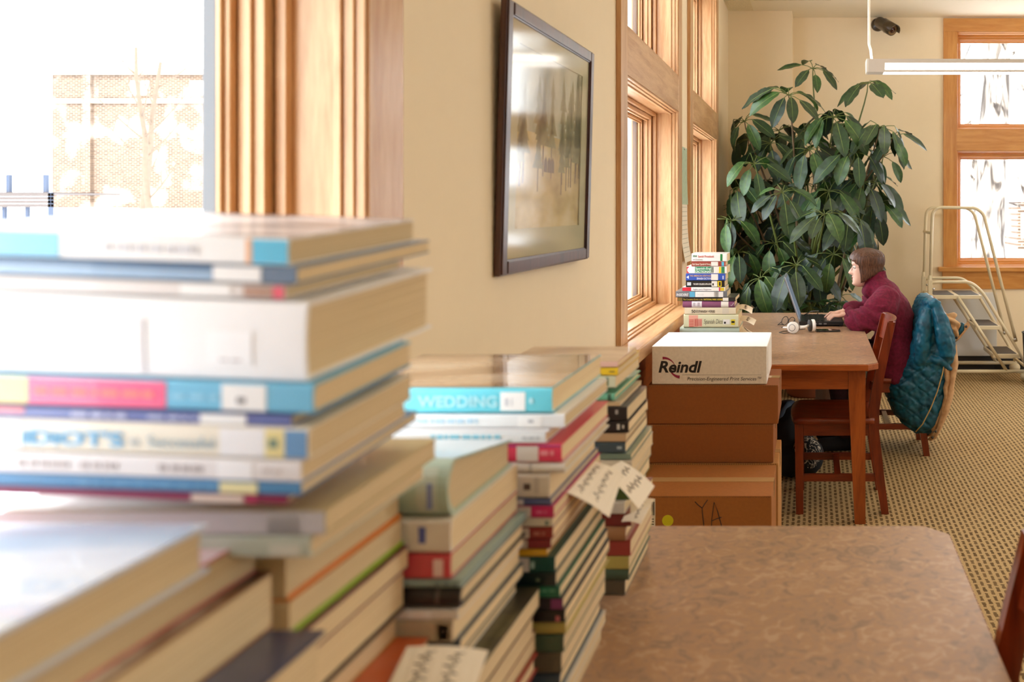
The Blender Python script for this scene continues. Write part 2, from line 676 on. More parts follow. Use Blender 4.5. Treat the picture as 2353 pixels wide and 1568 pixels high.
# stools and aprons
m = MB()
for y0, y1 in ((-.05, 1.61), (3.26, 6.9)):
    m.box(XW - .12, XW + .008, y0 + .17, y1 - .12, .89, Z0 + .003, None, .003)
    m.box(XW + .011, XW + .1, y0, y1, .884, Z0, None, .004)
struct(m.build('trim_1', OAK_Y))
struct(MB().box(XW, XW + .025, 3.3, 6.85, .50, .884, None, .003).build('trim_2', TABW_Y))
m = MB().box(BW[0] - .17, BW[1] + .17, YB - .06, YB + .12, .895, Z0, None, .004)
m.box(BW[0] - .13, BW[1] + .13, YB - .022, YB, .735, .895, None, .003)
struct(m.build('trim_3', HON_X))
struct(MB().box(-.19, XR, YB - .012, YB, 0, .1, None, .004).box(XW, -.19, 7.655, 7.67, 0, .1).build('baseboard_back', flat((28, 25, 22), .5)))
struct(MB().box(XW, XW + .012, YN, 3.3, 0, .1).build('baseboard_left', flat((28, 25, 22), .5)))

# ------------------------------------------------------------------ outside
m = MB()
g = [(-90, -30, .35), (-6, -20, -.4), (-1.01, -6, -.5)]
vs, fs = [], []
nx, ny = 30, 24
for i in range(nx + 1):
    for j in range(ny + 1):
        x, y = -110 + 109 * i / nx, -20 + 130 * j / ny
        d = max(0, min(1, (y - 5) / 60)) * max(0, min(1, (-x - 4) / 40))
        vs.append((x, y, -.5 + 2.0 * d + .12 * noise.noise(Vector((x * .15, y * .15, 0)))))
for i in range(nx):
    for j in range(ny):
        a = i * (ny + 1) + j
        fs.append((a, a + 1, a + ny + 2, a + ny + 1))
m.add(vs, fs, None, True)
m.add([(-1, 8.3, -.5), (40, 8.3, -.5), (40, 110, -.3), (-1, 110, -.3)], [(0, 1, 2, 3)])
tag(m.build('snow_field', SNOW), None, None, None, 'structure')

bl = empty('brick_building', (-59.5, 68, 1.0))
tag(bl, 'long pale brick building beyond the snow, seen through the near left window', 'building')
b = MB().box(0, 30, 0, 12, -2, 10.9)
b.build('wall', brick_mat(), bl)
STONE = flat((150, 138, 124), .8)
MB().box(-.1, 30.1, -.25, 0, 8.7, 9.05, None, .03).build('string_course', STONE, bl)
MB().box(-.15, 30.2, -.35, 12.2, 10.9, 11.4, None, .05).build('parapet', STONE, bl)
MB().box(2.6, 3.2, -.3, 0, -2, 10.9, None, .03).build('pilaster', brick_mat(), bl)
for i in range(5):
    f = MB().box(6.2 + 4.6 * i, 7.7 + 4.6 * i, -.12, .02, 9.3, 10.5).build('window', STONE, bl)
    MB().box(6.35 + 4.6 * i, 7.55 + 4.6 * i, -.14, -.11, 9.42, 10.4).build('pane', flat((190, 186, 180), .2), f)

dk = empty('raised_deck', (-27.9, 30, .9))
tag(dk, 'grey raised deck on blue posts, left of the brick building outside', 'deck')
SLATE = flat((50, 62, 82), .6)
WOODG = flat((82, 74, 70), .8, .15, 3)
for k in range(4):
    MB().box(-4, 1.6, 0, .12, .62 + .125 * k, .735 + .125 * k, None, .006).build('board', WOODG, dk)
for k in range(7):
    MB().box(-3.4 + .8 * k, -3.3 + .8 * k, .12, .22, -.6, .65).build('post', SLATE, dk)
for k in range(5):
    MB().box(-3.9 + 1.28 * k, -3.78 + 1.28 * k, .12, .24, 1.1, 1.75).build('rail_post', SLATE, dk)
MB().box(1.5, 1.6, 0, .12, -.6, 1.13).build('corner_post', SLATE, dk)
MB().box(-4, 1.6, .1, 3, 1.08, 1.14).build('deck_floor', WOODG, dk)

BARK = ramp_noise('pale_bark', [(.40, (52, 44, 38)), (.47, (128, 118, 108)), (.62, (176, 168, 158))], 3.0, .9, (1.6, 1.6, .35), 9, .4, distort=1.0)


def bare_tree(x, y, r, lean, label, seed, z0=-.4, h=8, bl=.6, bark=None):
    random.seed(seed)
    t = empty('bare_tree', (x, y, z0))
    tag(t, label, 'tree')
    m = MB()
    pts = [(lean * k / 6 + .05 * math.sin(k * 1.7 + seed), .06 * math.cos(k * 2.1), h * k / 6) for k in range(7)]
    m.tube(pts, [r * (1 - .09 * k) * (1.25 if k == 0 else 1) for k in range(7)], None, 14)
    m.build('trunk', bark or BARK, t)
    for k in range(7):
        z = h * (.18 + .11 * k)
        a = random.uniform(0, 6.28)
        L = random.uniform(.8, 1.25) * bl
        p0 = Vector((lean * z / h, 0, z))
        d = Vector((math.cos(a), math.sin(a), .75))
        q = MB()
        pp = [p0 + d * (L * s / 5) + Vector((0, 0, .06 * s * s * .4)) for s in range(6)]
        q.tube(pp, [r * .32 * (1 - .15 * s) for s in range(6)], None, 7)
        for s in (2, 3, 4):
            e = pp[s] + Vector((random.uniform(-.7, .7), random.uniform(-.7, .7), random.uniform(.3, .9)))
            q.tube([pp[s], (pp[s] + e) / 2 + Vector((0, 0, .05)), e], [r * .12, r * .09, r * .04], None, 5)
        q.build('branch', bark or BARK, t)


bare_tree(2.98, 15, .33, .25, 'thick pale tree trunk outside the lower pane of the back window', 3)
bare_tree(2.62, 17.5, .16, -.2, 'thin leaning pale trunk nearest the left casing of the back window', 5)
bare_tree(4.4, 16.5, .26, .35, 'pale trunk outside the back window, behind the handrail of the step ladder', 9)
TWIG = flat((104, 90, 76), .9, .2, 6)
bare_tree(-34, 44, .16, .9, 'bare thin tree in front of the brick building', 11, .4, 8.5, 2.4, TWIG)
bare_tree(-30.4, 40, .14, -.8, 'bare tree hard against the frame of the near left window', 15, .4, 8.5, 2.2, TWIG)
hs = tag(empty('house', (9.35, 40, -.4)), 'small brick house far behind the trunks outside the back window', 'house')
MB().box(0, 6, 0, 5, -.2, 2.2).build('wall', brick_mat(), hs)
MB().prism([(-.3, 2.2), (6.3, 2.2), (3, 3.6)], -.3, 5.3, None, lambda a, b, h: (a, h, b)).build('roof', SNOW, hs)
f = MB().box(.15, 1.35, -.08, 0, .5, 1.7).build('window', STONE, hs)
MB().box(.22, .72, -.1, -.07, .57, 1.63).box(.78, 1.28, -.1, -.07, .57, 1.63).build('pane', flat((150, 150, 158), .2), f)

# ------------------------------------------------------------------ pendant lamps
GLOWM = emit((255, 250, 244), LAMP)
GLOWU = emit((255, 250, 242), LAMP_UP)
LSHELL = flat((214, 204, 190), .4, .02)


def pendant(x, y, L, label):
    r = tag(empty('pendant_lamp', (x, y, 2.40)), label, 'lamp')
    prof = [(-.06, .0), (.06, .0), (.085, .085), (.07, .09), (-.07, .09), (-.085, .085)]
    MB().prism(prof, 0, .012, None, lambda a, b, h: (h, a, b)).build('end_cap', flat((232, 226, 214), .4, .02), r)
    MB().prism(prof, L - .012, L, None, lambda a, b, h: (h, a, b)).build('end_cap', flat((232, 226, 214), .4, .02), r)
    m = MB()
    # an open trough: bottom lip, two sloping sides
    m.prism([(-.085, .085), (-.06, 0), (-.055, .0), (-.08, .085)], .012, L - .012, None, lambda a, b, h: (h, a, b))
    m.prism([(.085, .085), (.06, 0), (.055, .0), (.08, .085)], .012, L - .012, None, lambda a, b, h: (h, a, b))
    m.box(.012, .12, -.055, .055, 0, .004).box(L - .12, L - .012, -.055, .055, 0, .004)
    m.build('housing', LSHELL, r)
    # lit side slot, lit underside and the tubes that throw light on the ceiling
    m = MB()
    for s in (-1, 1):
        a0, b0 = s * (.06 + .025 * .13 / 1), .013
        a1, b1 = s * (.06 + .025 * .68), .058
        m.prism([(a0 + s * .0006, b0), (a1 + s * .0006, b1), (a1 - s * .002, b1), (a0 - s * .002, b0)], .125, L - .125, None, lambda a, b, h: (h, a, b))
    m.box(.12, L - .12, -.055, .055, .0, .003)
    m.build('diffuser', GLOWM, r)
    MB().box(.05, L - .05, -.045, .045, .06, .066).build('tube', GLOWU, r)
    for sx in (.02, L - .02):
        q = MB().tube([(sx + .018, 0, .085), (sx + .012, 0, .16), (sx, 0, .2), (sx, 0, ZC - 2.4)], .009, None, 8)
        q.cyl((sx, 0, ZC - 2.4 - .02), .045, .018, 'Z')
        q.build('stem', flat((244, 240, 232), .4, .02), r)
    return r


pendant(.36, 6.0, 3.6, 'long white pendant lamp hanging in front of the back window')
for y in (2.6, -.8):
    for x in (.9,):
        pendant(x, y, 3.6, 'long white pendant lamp overhead, out of the picture, %s' % ('above the near table' if y > 0 else 'behind the camera'))

# ------------------------------------------------------------------ bullet camera on the back wall
r = tag(empty('security_camera', at(2017, 57, YB)), 'dark bronze bullet security camera on the back wall beside the pendant stem', 'camera')
BR = flat((70, 56, 38), .32, .08, coat=.3)
MB().tube([(0, 0, 0), (0, -.016, 0)], [.062, .055], None, 24).build('mount_plate', BR, r)
for k in range(4):
    a = PI / 4 + k * PI / 2
    MB().cyl((.048 * math.cos(a), -.022, .048 * math.sin(a)), .006, .008, 'Y', None, 8).build('screw', DARKM, r)
MB().tube([(0, -.01, 0), (.005, -.06, -.002), (.02, -.09, -.012)], [.03, .032, .034], None, 16).build('swivel_arm', BR, r)
ax = Vector((.115, -.14, -.105))
p0 = Vector((.0, -.075, .012))
b = MB().tube([p0, p0 + ax * .08, p0 + ax * .6, p0 + ax * .62, p0 + ax], [.046, .052, .052, .056, .054], None, 24)
b.build('housing', BR, r)
a = ax.normalized()
b = MB().tube([p0 + ax * .99, p0 + ax * 1.005], [.046, .046], None, 24)
lens = b.build('lens_plate', flat((150, 120, 80), .3, metal=.4), r)
MB().tube([p0 + ax * 1.0, p0 + ax * 1.025], [.028, .026], None, 20).build('lens', flat((60, 22, 14), .08), lens)
b = MB()
n_ = Vector((0, 0, 1)) - a * a.z
n_.normalize()
s_ = a.cross(n_)
rings = []
for t in (.35, 1.16):
    rr = []
    for k in range(9):
        th = -PI * .55 + PI * 1.1 * k / 8
        for rad in (.058,):
            rr.append(p0 + ax * t + (n_ * math.cos(th) + s_ * math.sin(th)) * rad)
    for k in range(8, -1, -1):
        th = -PI * .55 + PI * 1.1 * k / 8
        rr.append(p0 + ax * t + (n_ * math.cos(th) + s_ * math.sin(th)) * .062)
    rings.append(rr)
b.ring_loft(rings).build('sun_shield', BR, r)

# ------------------------------------------------------------------ framed picture
FRM = wood((52, 26, 18), (84, 44, 30), 'Z', .3)
pr = tag(empty('framed_picture', (XW + .002, 2.045, 1.305), (0, math.radians(1.5), math.radians(-1.1))),
         'dark-framed landscape print under glass on the cream wall between the windows', 'picture')
PW, PH = .745, .66
def pbox(name, y0, y1, z0, z1, x0, x1, mm, par=pr, bev=.004):
    return MB().box(x0, x1, y0, y1, z0, z1, None, bev).build(name, mm, par)
for y0, y1, z0, z1 in ((0, .038, 0, PH), (PW - .038, PW, 0, PH), (.038, PW - .038, 0, .038), (.038, PW - .038, PH - .038, PH)):
    pbox('frame_side', y0, y1, z0, z1, 0, .016, FRM)
    pbox('frame_bead', y0 + .004, y1 - .004 if y1 - y0 < .1 else y1, z0 + .004, z1 - .004, .015, .020, FRM)
pbox('backing', .03, PW - .03, .03, PH - .03, .001, .006, flat((120, 100, 80), .9), pr, 0)
MATB = flat((196, 188, 150), .8, .02)
m = MB()
for y0, y1, z0, z1 in ((.03, .1, .03, PH - .03), (PW - .1, PW - .03, .03, PH - .03), (.1, PW - .1, .03, .11), (.1, PW - .1, PH - .09, PH - .03)):
    m.box(.008, .0115, y0, y1, z0, z1)
m.build('mat_board', MATB, pr)
ART = ramp_noise('ochre_wash', [(.3, (178, 150, 92)), (.5, (212, 186, 122)), (.7, (226, 210, 164))], 6, .7, (1, 1, 2.2))
SKYW = ramp_noise('grey_wash', [(.3, (150, 150, 122)), (.6, (204, 198, 168))], 8, .7, (1, 1, .7))
TRK = flat((140, 116, 90), .8)
FOL = flat((160, 150, 108), .8, .2, 60)
m = MB().box(.006, .0075, .095, PW - .095, .105, .36, ART).box(.006, .0075, .095, PW - .095, .36, PH - .085, SKYW)
random.seed(4)
for k in range(16):
    y = .12 + .52 * random.random() ** .8
    if k < 4:
        y = .47 + .045 * k
    h = random.uniform(.17, .3)
    zb = random.uniform(.2, .3) if k >= 4 else .2 + .012 * k
    wd = random.uniform(.003, .006)
    m.box(.0076, .0078, y - wd, y + wd, zb, zb + h, TRK)
    for q in range(5):
        zz = zb + h * (.35 + .14 * q)
        ww = .05 * (1 - .14 * q) * random.uniform(.6, 1.1)
        m.add([(.0079, y - ww, zz), (.0079, y + ww, zz), (.0079, y, zz + h * .26)], [(0, 1, 2)], FOL)
for y in (.33, .36, .39):
    m.prism([(y - .013, .26), (y + .013, .26), (y + .013, .29), (y, .303), (y - .013, .29)], .0076, .0077, flat((120, 104, 84), .8), lambda a, b, h: (h, a, b))
m.build('print', None, pr)
MB().box(.012, .0135, .034, PW - .034, .034, PH - .034).build('glass', PGLASS, pr)
MB().box(.0, .012, .3, .32, PH - .03, PH + .0).build('hanger', DARKM, pr)

# paper sheets on the pier between the middle and far windows
PAPER = flat((240, 232, 212), .7, .02)
r = tag(empty('wall_calendar', (XW + .003, 4.9, 1.16)), 'green-headed paper calendar sheets pinned on the pier between the windows', 'calendar')
def sheet(name, y0, y1, z0, z1, mm, curl=0.02, x0=0.0):
    rings = []
    for k in range(9):
        t = k / 8
        xx = x0 + curl * (1 - t) ** 3
        z = z0 + (z1 - z0) * t
        rings.append([(xx, y0, z), (xx, y1, z), (xx + .0012, y1, z), (xx + .0012, y0, z)])
    return MB().ring_loft(rings, None, False).build(name, mm, r)
sheet('picture_sheet', .0, .25, .33, .66, flat((172, 190, 160), .6, .25, 40), .006, .001)
sheet('date_sheet', .0, .26, .0, .345, PAPER, .028, .001)
m = MB()
for k in range(12):
    t = .08 + k * .075
    xx = .001 + .028 * (1 - t) ** 3 + .0013
    m.box(xx, xx + .0003, .02, .24, .345 * t, .345 * t + .004)
m.build('ruled_lines', flat((196, 192, 172), .7), r)
MB().ball((.004, .13, .65), .006).build('pin', STEEL, r)
# ------------------------------------------------------------------ tables
def granite():
    m, nt, b = newmat('brown_laminate')
    tc = nd(nt, 'ShaderNodeTexCoord')
    n1 = nd(nt, 'ShaderNodeTexNoise')
    n1.inputs['Scale'].default_value = 30
    n1.inputs['Detail'].default_value = 8
    n1.inputs['Distortion'].default_value = 1.5
    n2 = nd(nt, 'ShaderNodeTexNoise')
    n2.inputs['Scale'].default_value = 9
    n2.inputs['Detail'].default_value = 5
    nt.links.new(tc.outputs['Object'], n1.inputs['Vector'])
    nt.links.new(tc.outputs['Object'], n2.inputs['Vector'])
    ad = nd(nt, 'ShaderNodeMath', operation='MULTIPLY_ADD')
    ad.inputs[1].default_value = .35
    nt.links.new(n2.outputs['Fac'], ad.inputs[0])
    nt.links.new(n1.outputs['Fac'], ad.inputs[2])
    rp = nd(nt, 'ShaderNodeValToRGB')
    e = rp.color_ramp.elements
    e[0].position, e[0].color = .5, lin((146, 119, 98)) + (1,)
    e[1].position, e[1].color = .86, lin((192, 159, 130)) + (1,)
    for p, c in ((.62, (170, 136, 110)), (.72, (176, 138, 104))):
        x = e.new(p)
        x.color = lin(c) + (1,)
    nt.links.new(ad.outputs[0], rp.inputs[0])
    nt.links.new(rp.outputs[0], b.inputs['Base Color'])
    b.inputs['Roughness'].default_value = .32
    b.inputs['Specular IOR Level'].default_value = .45
    return m


LAMI = granite()
TZ = .75


def make_table(y_far, label):
    """reading table 0.91 x 1.99 m with clipped corners and tapered legs; far edge at y_far"""
    r = tag(empty('reading_table', (-.155, y_far - .995, 0)), label, 'table', 'reading tables along the windows')
    hx, hy, c = .455, .995, .05
    poly = [(-hx + c, -hy), (hx - c, -hy), (hx, -hy + c), (hx, hy - c), (hx - c, hy), (-hx + c, hy), (-hx, hy - c), (-hx, -hy + c)]
    MB().prism([(a * (1 - .003 / hx), b * (1 - .003 / hy)) for a, b in poly], TZ - .0015, TZ).build('table_top', LAMI, r)
    m = MB()
    p2 = [(a * (1 - .004 / hx), b * (1 - .004 / hy)) for a, b in poly]
    n = 8
    rings = []
    for pl, z in ((p2, TZ - .0012), (poly, TZ - .005), (poly, TZ - .028), (p2, TZ - .032)):
        rings.append([(a, b, z) for a, b in pl])
    m.ring_loft(rings, None, False)
    m.build('edge_band', TABW_X, r)
    for s in (-1, 1):
        MB().box(-.36, .36, s * .93 - .011, s * .93 + .011, .625, TZ - .032).build('apron', TABW_X, r)
        MB().box(s * .375 - .011, s * .375 + .011, -.91, .91, .625, TZ - .032).build('apron', TABW_Y, r)
    for sx in (-1, 1):
        for sy in (-1, 1):
            m = MB()
            rings = []
            for z, wd in ((TZ - .032, .078), (.6, .078), (.0, .05)):
                xo, yo = sx * .395, sy * .95
                q = [(xo, yo), (xo - sx * wd, yo), (xo - sx * wd, yo - sy * wd), (xo, yo - sy * wd)]
                rings.append([(a, b, z) for a, b in q])
            m.ring_loft(rings, None, False).build('leg', TABW_Z, r)
    return r


make_table(1.964, 'brown laminate reading table holding the tall stacks of used books')
make_table(5.985, 'brown laminate reading table where the person types at the laptop')


# ------------------------------------------------------------------ chairs (facing -x)
def make_chair(x, y, label):
    r = tag(empty('reading_chair', (x, y, 0)), label, 'chair', 'wooden library chairs at the tables')
    rail = [(.322, 0), (.298, .17), (.268, .40), (.268, .50), (.292, .65), (.325, .80), (.352, .92)]
    wds = [.036, .042, .05, .052, .048, .044, .038]
    for y0 in (0, .36):
        rings = []
        for (px, z), wd in zip(rail, wds):
            rings.append([(px - wd / 2, y0, z), (px + wd / 2, y0, z), (px + wd / 2, y0 + .03, z), (px - wd / 2, y0 + .03, z)])
        MB().ring_loft(rings, None, False).build('rear_leg', CHERRY_Z, r)
        f = MB().ring_loft([[(-.105, y0, 0), (-.07, y0, 0), (-.07, y0 + .035, 0), (-.105, y0 + .035, 0)],
                            [(-.112, y0, .435), (-.07, y0, .435), (-.07, y0 + .035, .435), (-.112, y0 + .035, .435)]], None, False)
        f.build('front_leg', CHERRY_Z, r)
        MB().box(-.07, .27, y0 + .006, y0 + .026, .375, .433, None, .002).build('apron', CHERRY_X, r)
        MB().box(-.075, .285, y0 + .007, y0 + .027, .155, .19, None, .002).build('side_stretcher', CHERRY_X, r)
        for px in (-.088, .322):
            MB().cyl((px, y0 + .016, -.0), .009, .006, 'Z', None, 10).build('glide', STEEL, r)
    MB().box(-.105, -.085, .035, .355, .375, .433).build('front_apron', CHERRY_Y, r)
    MB().box(.255, .275, .03, .36, .38, .433).build('rear_apron', CHERRY_Y, r)
    MB().box(.08, .11, .027, .367, .158, .186).build('cross_stretcher', CHERRY_Y, r)
    # dished seat
    nx, ny = 14, 12
    vs, fs = [], []
    def edge(i):
        t = i / nx
        return -.135 + .405 * t
    for lay in (0, 1):
        for i in range(nx + 1):
            for j in range(ny + 1):
                u, v = i / nx, j / ny
                half = .215 - .012 * u - .02 * max(0, (.12 - u) / .12) ** 2
                yy = .195 + (v - .5) * 2 * half
                d = .012 * max(0, 1 - ((u - .55) / .45) ** 2) * max(0, 1 - ((v - .5) / .45) ** 4)
                z = .462 - d - .006 * max(0, (.1 - u) / .1) ** 2 if lay else .434
                vs.append((edge(i) + .02 * (2 * v - 1) ** 2 * (1 - u), yy, z))
    k = (nx + 1) * (ny + 1)
    for i in range(nx):
        for j in range(ny):
            a = i * (ny + 1) + j
            fs.append((a, a + 1, a + ny + 2, a + ny + 1))
            fs.append((k + a, k + a + ny + 1, k + a + ny + 2, k + a + 1))
    for i in range(nx):
        for a in (i * (ny + 1), i * (ny + 1) + ny):
            b = a + ny + 1
            fs.append((a, b, b + k, a + k))
    for j in range(ny):
        for a in (j, nx * (ny + 1) + j):
            fs.append((a, a + 1, a + 1 + k, a + k))
    MB().add(vs, fs, None, True).build('seat', CHERRY_X, r)
    # curved crest rail and lower back rail
    def crest(name, z0, z1, th, bow):
        rings = []
        for j in range(11):
            t = j / 10
            yy = .01 + .37 * t
            b = bow * (1 - (2 * t - 1) ** 2)
            def X(z):
                for (xa, za), (xb, zb) in zip(rail, rail[1:]):
                    if za <= z <= zb:
                        return xa + (xb - xa) * (z - za) / (zb - za)
                return rail[-1][0]
            xa, xb = X(z0) + b, X(z1) + b
            rings.append([(xa - th / 2, yy, z0), (xa + th / 2, yy, z0), (xb + th / 2, yy, z1), (xb - th / 2, yy, z1)])
        MB().ring_loft(rings, None, False).build(name, CHERRY_Y, r)
    crest('crest_rail', .80, .925, .022, .03)
    crest('lower_rail', .53, .57, .02, .022)
    for j in range(4):
        yy = .085 + .062 * j
        b = .026
        rings = [[(px + b - .004, yy, z), (px + b + .004, yy, z), (px + b + .004, yy + .034, z), (px + b - .004, yy + .034, z)]
                 for px, z in ((.275, .56), (.292, .65), (.325, .81))]
        MB().ring_loft(rings, None, False).build('back_slat', CHERRY_Z, r)
    return r


make_chair(0.02, 4.17, 'empty reddish-brown wooden chair tucked under the table, nearest the carton stack')
c2 = make_chair(.347, 5.15, 'wooden chair the person sits on, with the teal coat over its back')
make_chair(0.02, 1.09, 'wooden chair at the near table, only its back showing')


# ------------------------------------------------------------------ cartons
def card(c, name='cardboard'):
    return ramp_noise(name, [(.3, tuple(x * .95 for x in c)), (.7, c)], 90, .85, (1, 1, 1), 4, .05)


CARD1, CARD2, CARD3 = card((152, 88, 38)), card((170, 106, 48)), card((194, 138, 78))
CORR = flat((150, 100, 56), .9, .1, 200)
TAPE = flat((200, 160, 110), .25, .03, coat=.5)


def carton(x0, x1, y0, y1, z0, z1, mm, label, rot=0, cat='box', flaps=True):
    r = tag(empty('carton', ((x0 + x1) / 2, y0, z0), (0, 0, rot)), label, cat)
    hx, d, h = (x1 - x0) / 2, y1 - y0, z1 - z0
    MB().box(-hx, hx, 0, d, 0, h - .004, None, .003).build('body', mm, r)
    if flaps:
        g = .0015
        MB().box(-hx + .001, hx - .001, .001, d / 2 - g, h - .0045, h, None, .0015).build('top_flap', mm, r)
        MB().box(-hx + .001, hx - .001, d / 2 + g, d - .001, h - .0045, h, None, .0015).build('top_flap', mm, r)
        MB().box(-hx - .0006, hx + .0006, d / 2 - .025, d / 2 + .025, h + .0002, h + .0008).box(hx, hx + .0008, d / 2 - .025, d / 2 + .025, h - .06, h + .0008).build('packing_tape', TAPE, r)
        m = MB()
        k = int(hx * 2 / .009)
        for i in range(k):
            m.box(-hx + .004 + i * .009, -hx + .0085 + i * .009, -.0008, .003, h - .0048, h - .001)
        m.build('perforated_edge', CORR, r)
    return r


c = carton(-.62, -.146, 3.01, 3.375, 0, .471, CARD2, 'brown carton on the carpet marked YA, with a round yellow sticker')
MB().cyl((-.122, -.001, .386), .0195, .0012, 'Y', flat((214, 206, 20), .6, .02), 32).build('round_sticker', None, c)
PEN = flat((58, 50, 40), .6, .05)
m = MB()
def stroke(mm, pts, r, y=-.0008):
    mm.tube([(a, y, b) for a, b in pts], r, None, 6)
stroke(m, [(-.028, .452), (-.018, .441), (-.004, .43)], .0014)
stroke(m, [(.016, .458), (.008, .447), (-.003, .43), (-.002, .41), (.004, .36), (.006, .33)], .0014)
stroke(m, [(.028, .33), (.03, .39), (.038, .45), (.05, .42), (.066, .36), (.08, .325)], .0014)
stroke(m, [(.03, .385), (.045, .392), (.064, .398)], .0014)
m.build('marker_letters', PEN, c)
wl = MB().box(-.222, -.165, -.0014, -.0002, .30, .462, None, .0004).build('shipping_label', flat((236, 228, 212), .6, .02), c)
m = MB()
random.seed(3)
xx = -.196
while xx < -.170:
    wd = random.choice((.0008, .0014, .0022))
    m.box(xx, xx + wd, -.0018, -.0013, .405, .452)
    xx += wd + random.choice((.0008, .0014))
for k in range(6):
    m.box(-.196, -.170, -.0018, -.0013, .345 + .009 * k, .3485 + .009 * k)
m.build('barcode', flat((40, 36, 34), .6), wl)
carton(-.66, -.139, 3.40, 3.75, 0, .470, CARD3, 'brown carton on the carpet behind the one marked YA', 0)
carton(-.655, -.158, 3.40, 3.76, .472, .622, CARD1, 'flat brown carton second from the top of the carton pile', 0)
c = carton(-.649, -.139, 3.40, 3.75, .624, .775, CARD1, 'flat brown carton directly under the white printed carton', 0)
WBOX = card((240, 231, 220), 'white_cardboard')
c = carton(-.634, -.184, 3.41, 3.80, .777, .926, WBOX, 'white printed carton with black and crimson lettering, on top of the carton pile', 0, flaps=False)
MB().box(-.2255, .2255, -.001, .30, .1445, .149, None, .002).build('lid_flap', flat((250, 249, 248), .7, .01), c)
MB().box(-.2245, .2245, .303, .39, .1445, .1485, None, .002).build('lid_flap', flat((250, 249, 248), .7, .01), c)
MB().box(.2252, .2268, .06, .33, .03, .135, None, .0006).build('side_flap', WBOX, c)
INK = flat((34, 28, 28), .6, .02)
CRIM = flat((150, 28, 70), .6, .02)
lettering('Reindl', .062, INK, c, (-.202, -.0006, .0475), bold=.03, shear=.22, width=.170)
m = MB()
def arc(cx, cz, rx, rz, a0, a1, w0, w1):
    po, pi = [], []
    for k in range(13):
        t = k / 12
        a = math.radians(a0 + (a1 - a0) * t)
        wd = w0 + (w1 - w0) * t
        po.append((cx + rx * math.cos(a), cz + rz * math.sin(a)))
        pi.append((cx + (rx - wd) * math.cos(a), cz + (rz - wd) * math.sin(a)))
    vs = [(a, -.0006, b) for a, b in po + pi]
    m.add(vs, [(k, k + 1, 13 + k + 1, 13 + k) for k in range(12)])
arc(-.182, .058, .050, .050, 92, 18, .011, .001)
arc(-.110, .082, .052, .060, 198, 262, .002, .012)
m.build('logo_swoosh', CRIM, c)
MB().box(-.107, .203, -.0008, 0, .0368, .0374).build('rule_line', INK, c)
lettering('Precision-Engineered Print Services\u2122', .02, INK, c, (-.088, -.0006, .015), shear=.2, width=.290)

# ------------------------------------------------------------------ books
def paper_edges():
    m, nt, b = newmat('page_edges')
    tc = nd(nt, 'ShaderNodeTexCoord')
    mp = nd(nt, 'ShaderNodeMapping')
    mp.inputs['Scale'].default_value = (2, 2, 900)
    nt.links.new(tc.outputs['Object'], mp.inputs['Vector'])
    no = nd(nt, 'ShaderNodeTexNoise')
    no.inputs['Scale'].default_value = 1.0
    no.inputs['Detail'].default_value = 3
    nt.links.new(mp.outputs[0], no.inputs['Vector'])
    oi = nd(nt, 'ShaderNodeObjectInfo')
    rp = nd(nt, 'ShaderNodeValToRGB')
    rp.color_ramp.elements[0].position, rp.color_ramp.elements[0].color = .3, lin((206, 178, 132)) + (1,)
    rp.color_ramp.elements[1].position, rp.color_ramp.elements[1].color = .7, lin((242, 221, 180)) + (1,)
    nt.links.new(no.outputs['Fac'], rp.inputs[0])
    hs = nd(nt, 'ShaderNodeHueSaturation')
    ma = nd(nt, 'ShaderNodeMath', operation='MULTIPLY_ADD')
    ma.inputs[1].default_value = .22
    ma.inputs[2].default_value = .86
    nt.links.new(oi.outputs['Random'], ma.inputs[0])
    nt.links.new(ma.outputs[0], hs.inputs['Value'])
    nt.links.new(rp.outputs[0], hs.inputs['Color'])
    nt.links.new(hs.outputs[0], b.inputs['Base Color'])
    b.inputs['Roughness'].default_value = .9
    bp = nd(nt, 'ShaderNodeBump')
    bp.inputs['Strength'].default_value = .3
    bp.inputs['Distance'].default_value = .001
    nt.links.new(no.outputs['Fac'], bp.inputs['Height'])
    nt.links.new(bp.outputs[0], b.inputs['Normal'])
    return m


PAGES = paper_edges()
BK = lambda c: flat(c, .33, .05, 20, coat=.25)
W_ = (242, 240, 236)
LBL = (236, 232, 224)


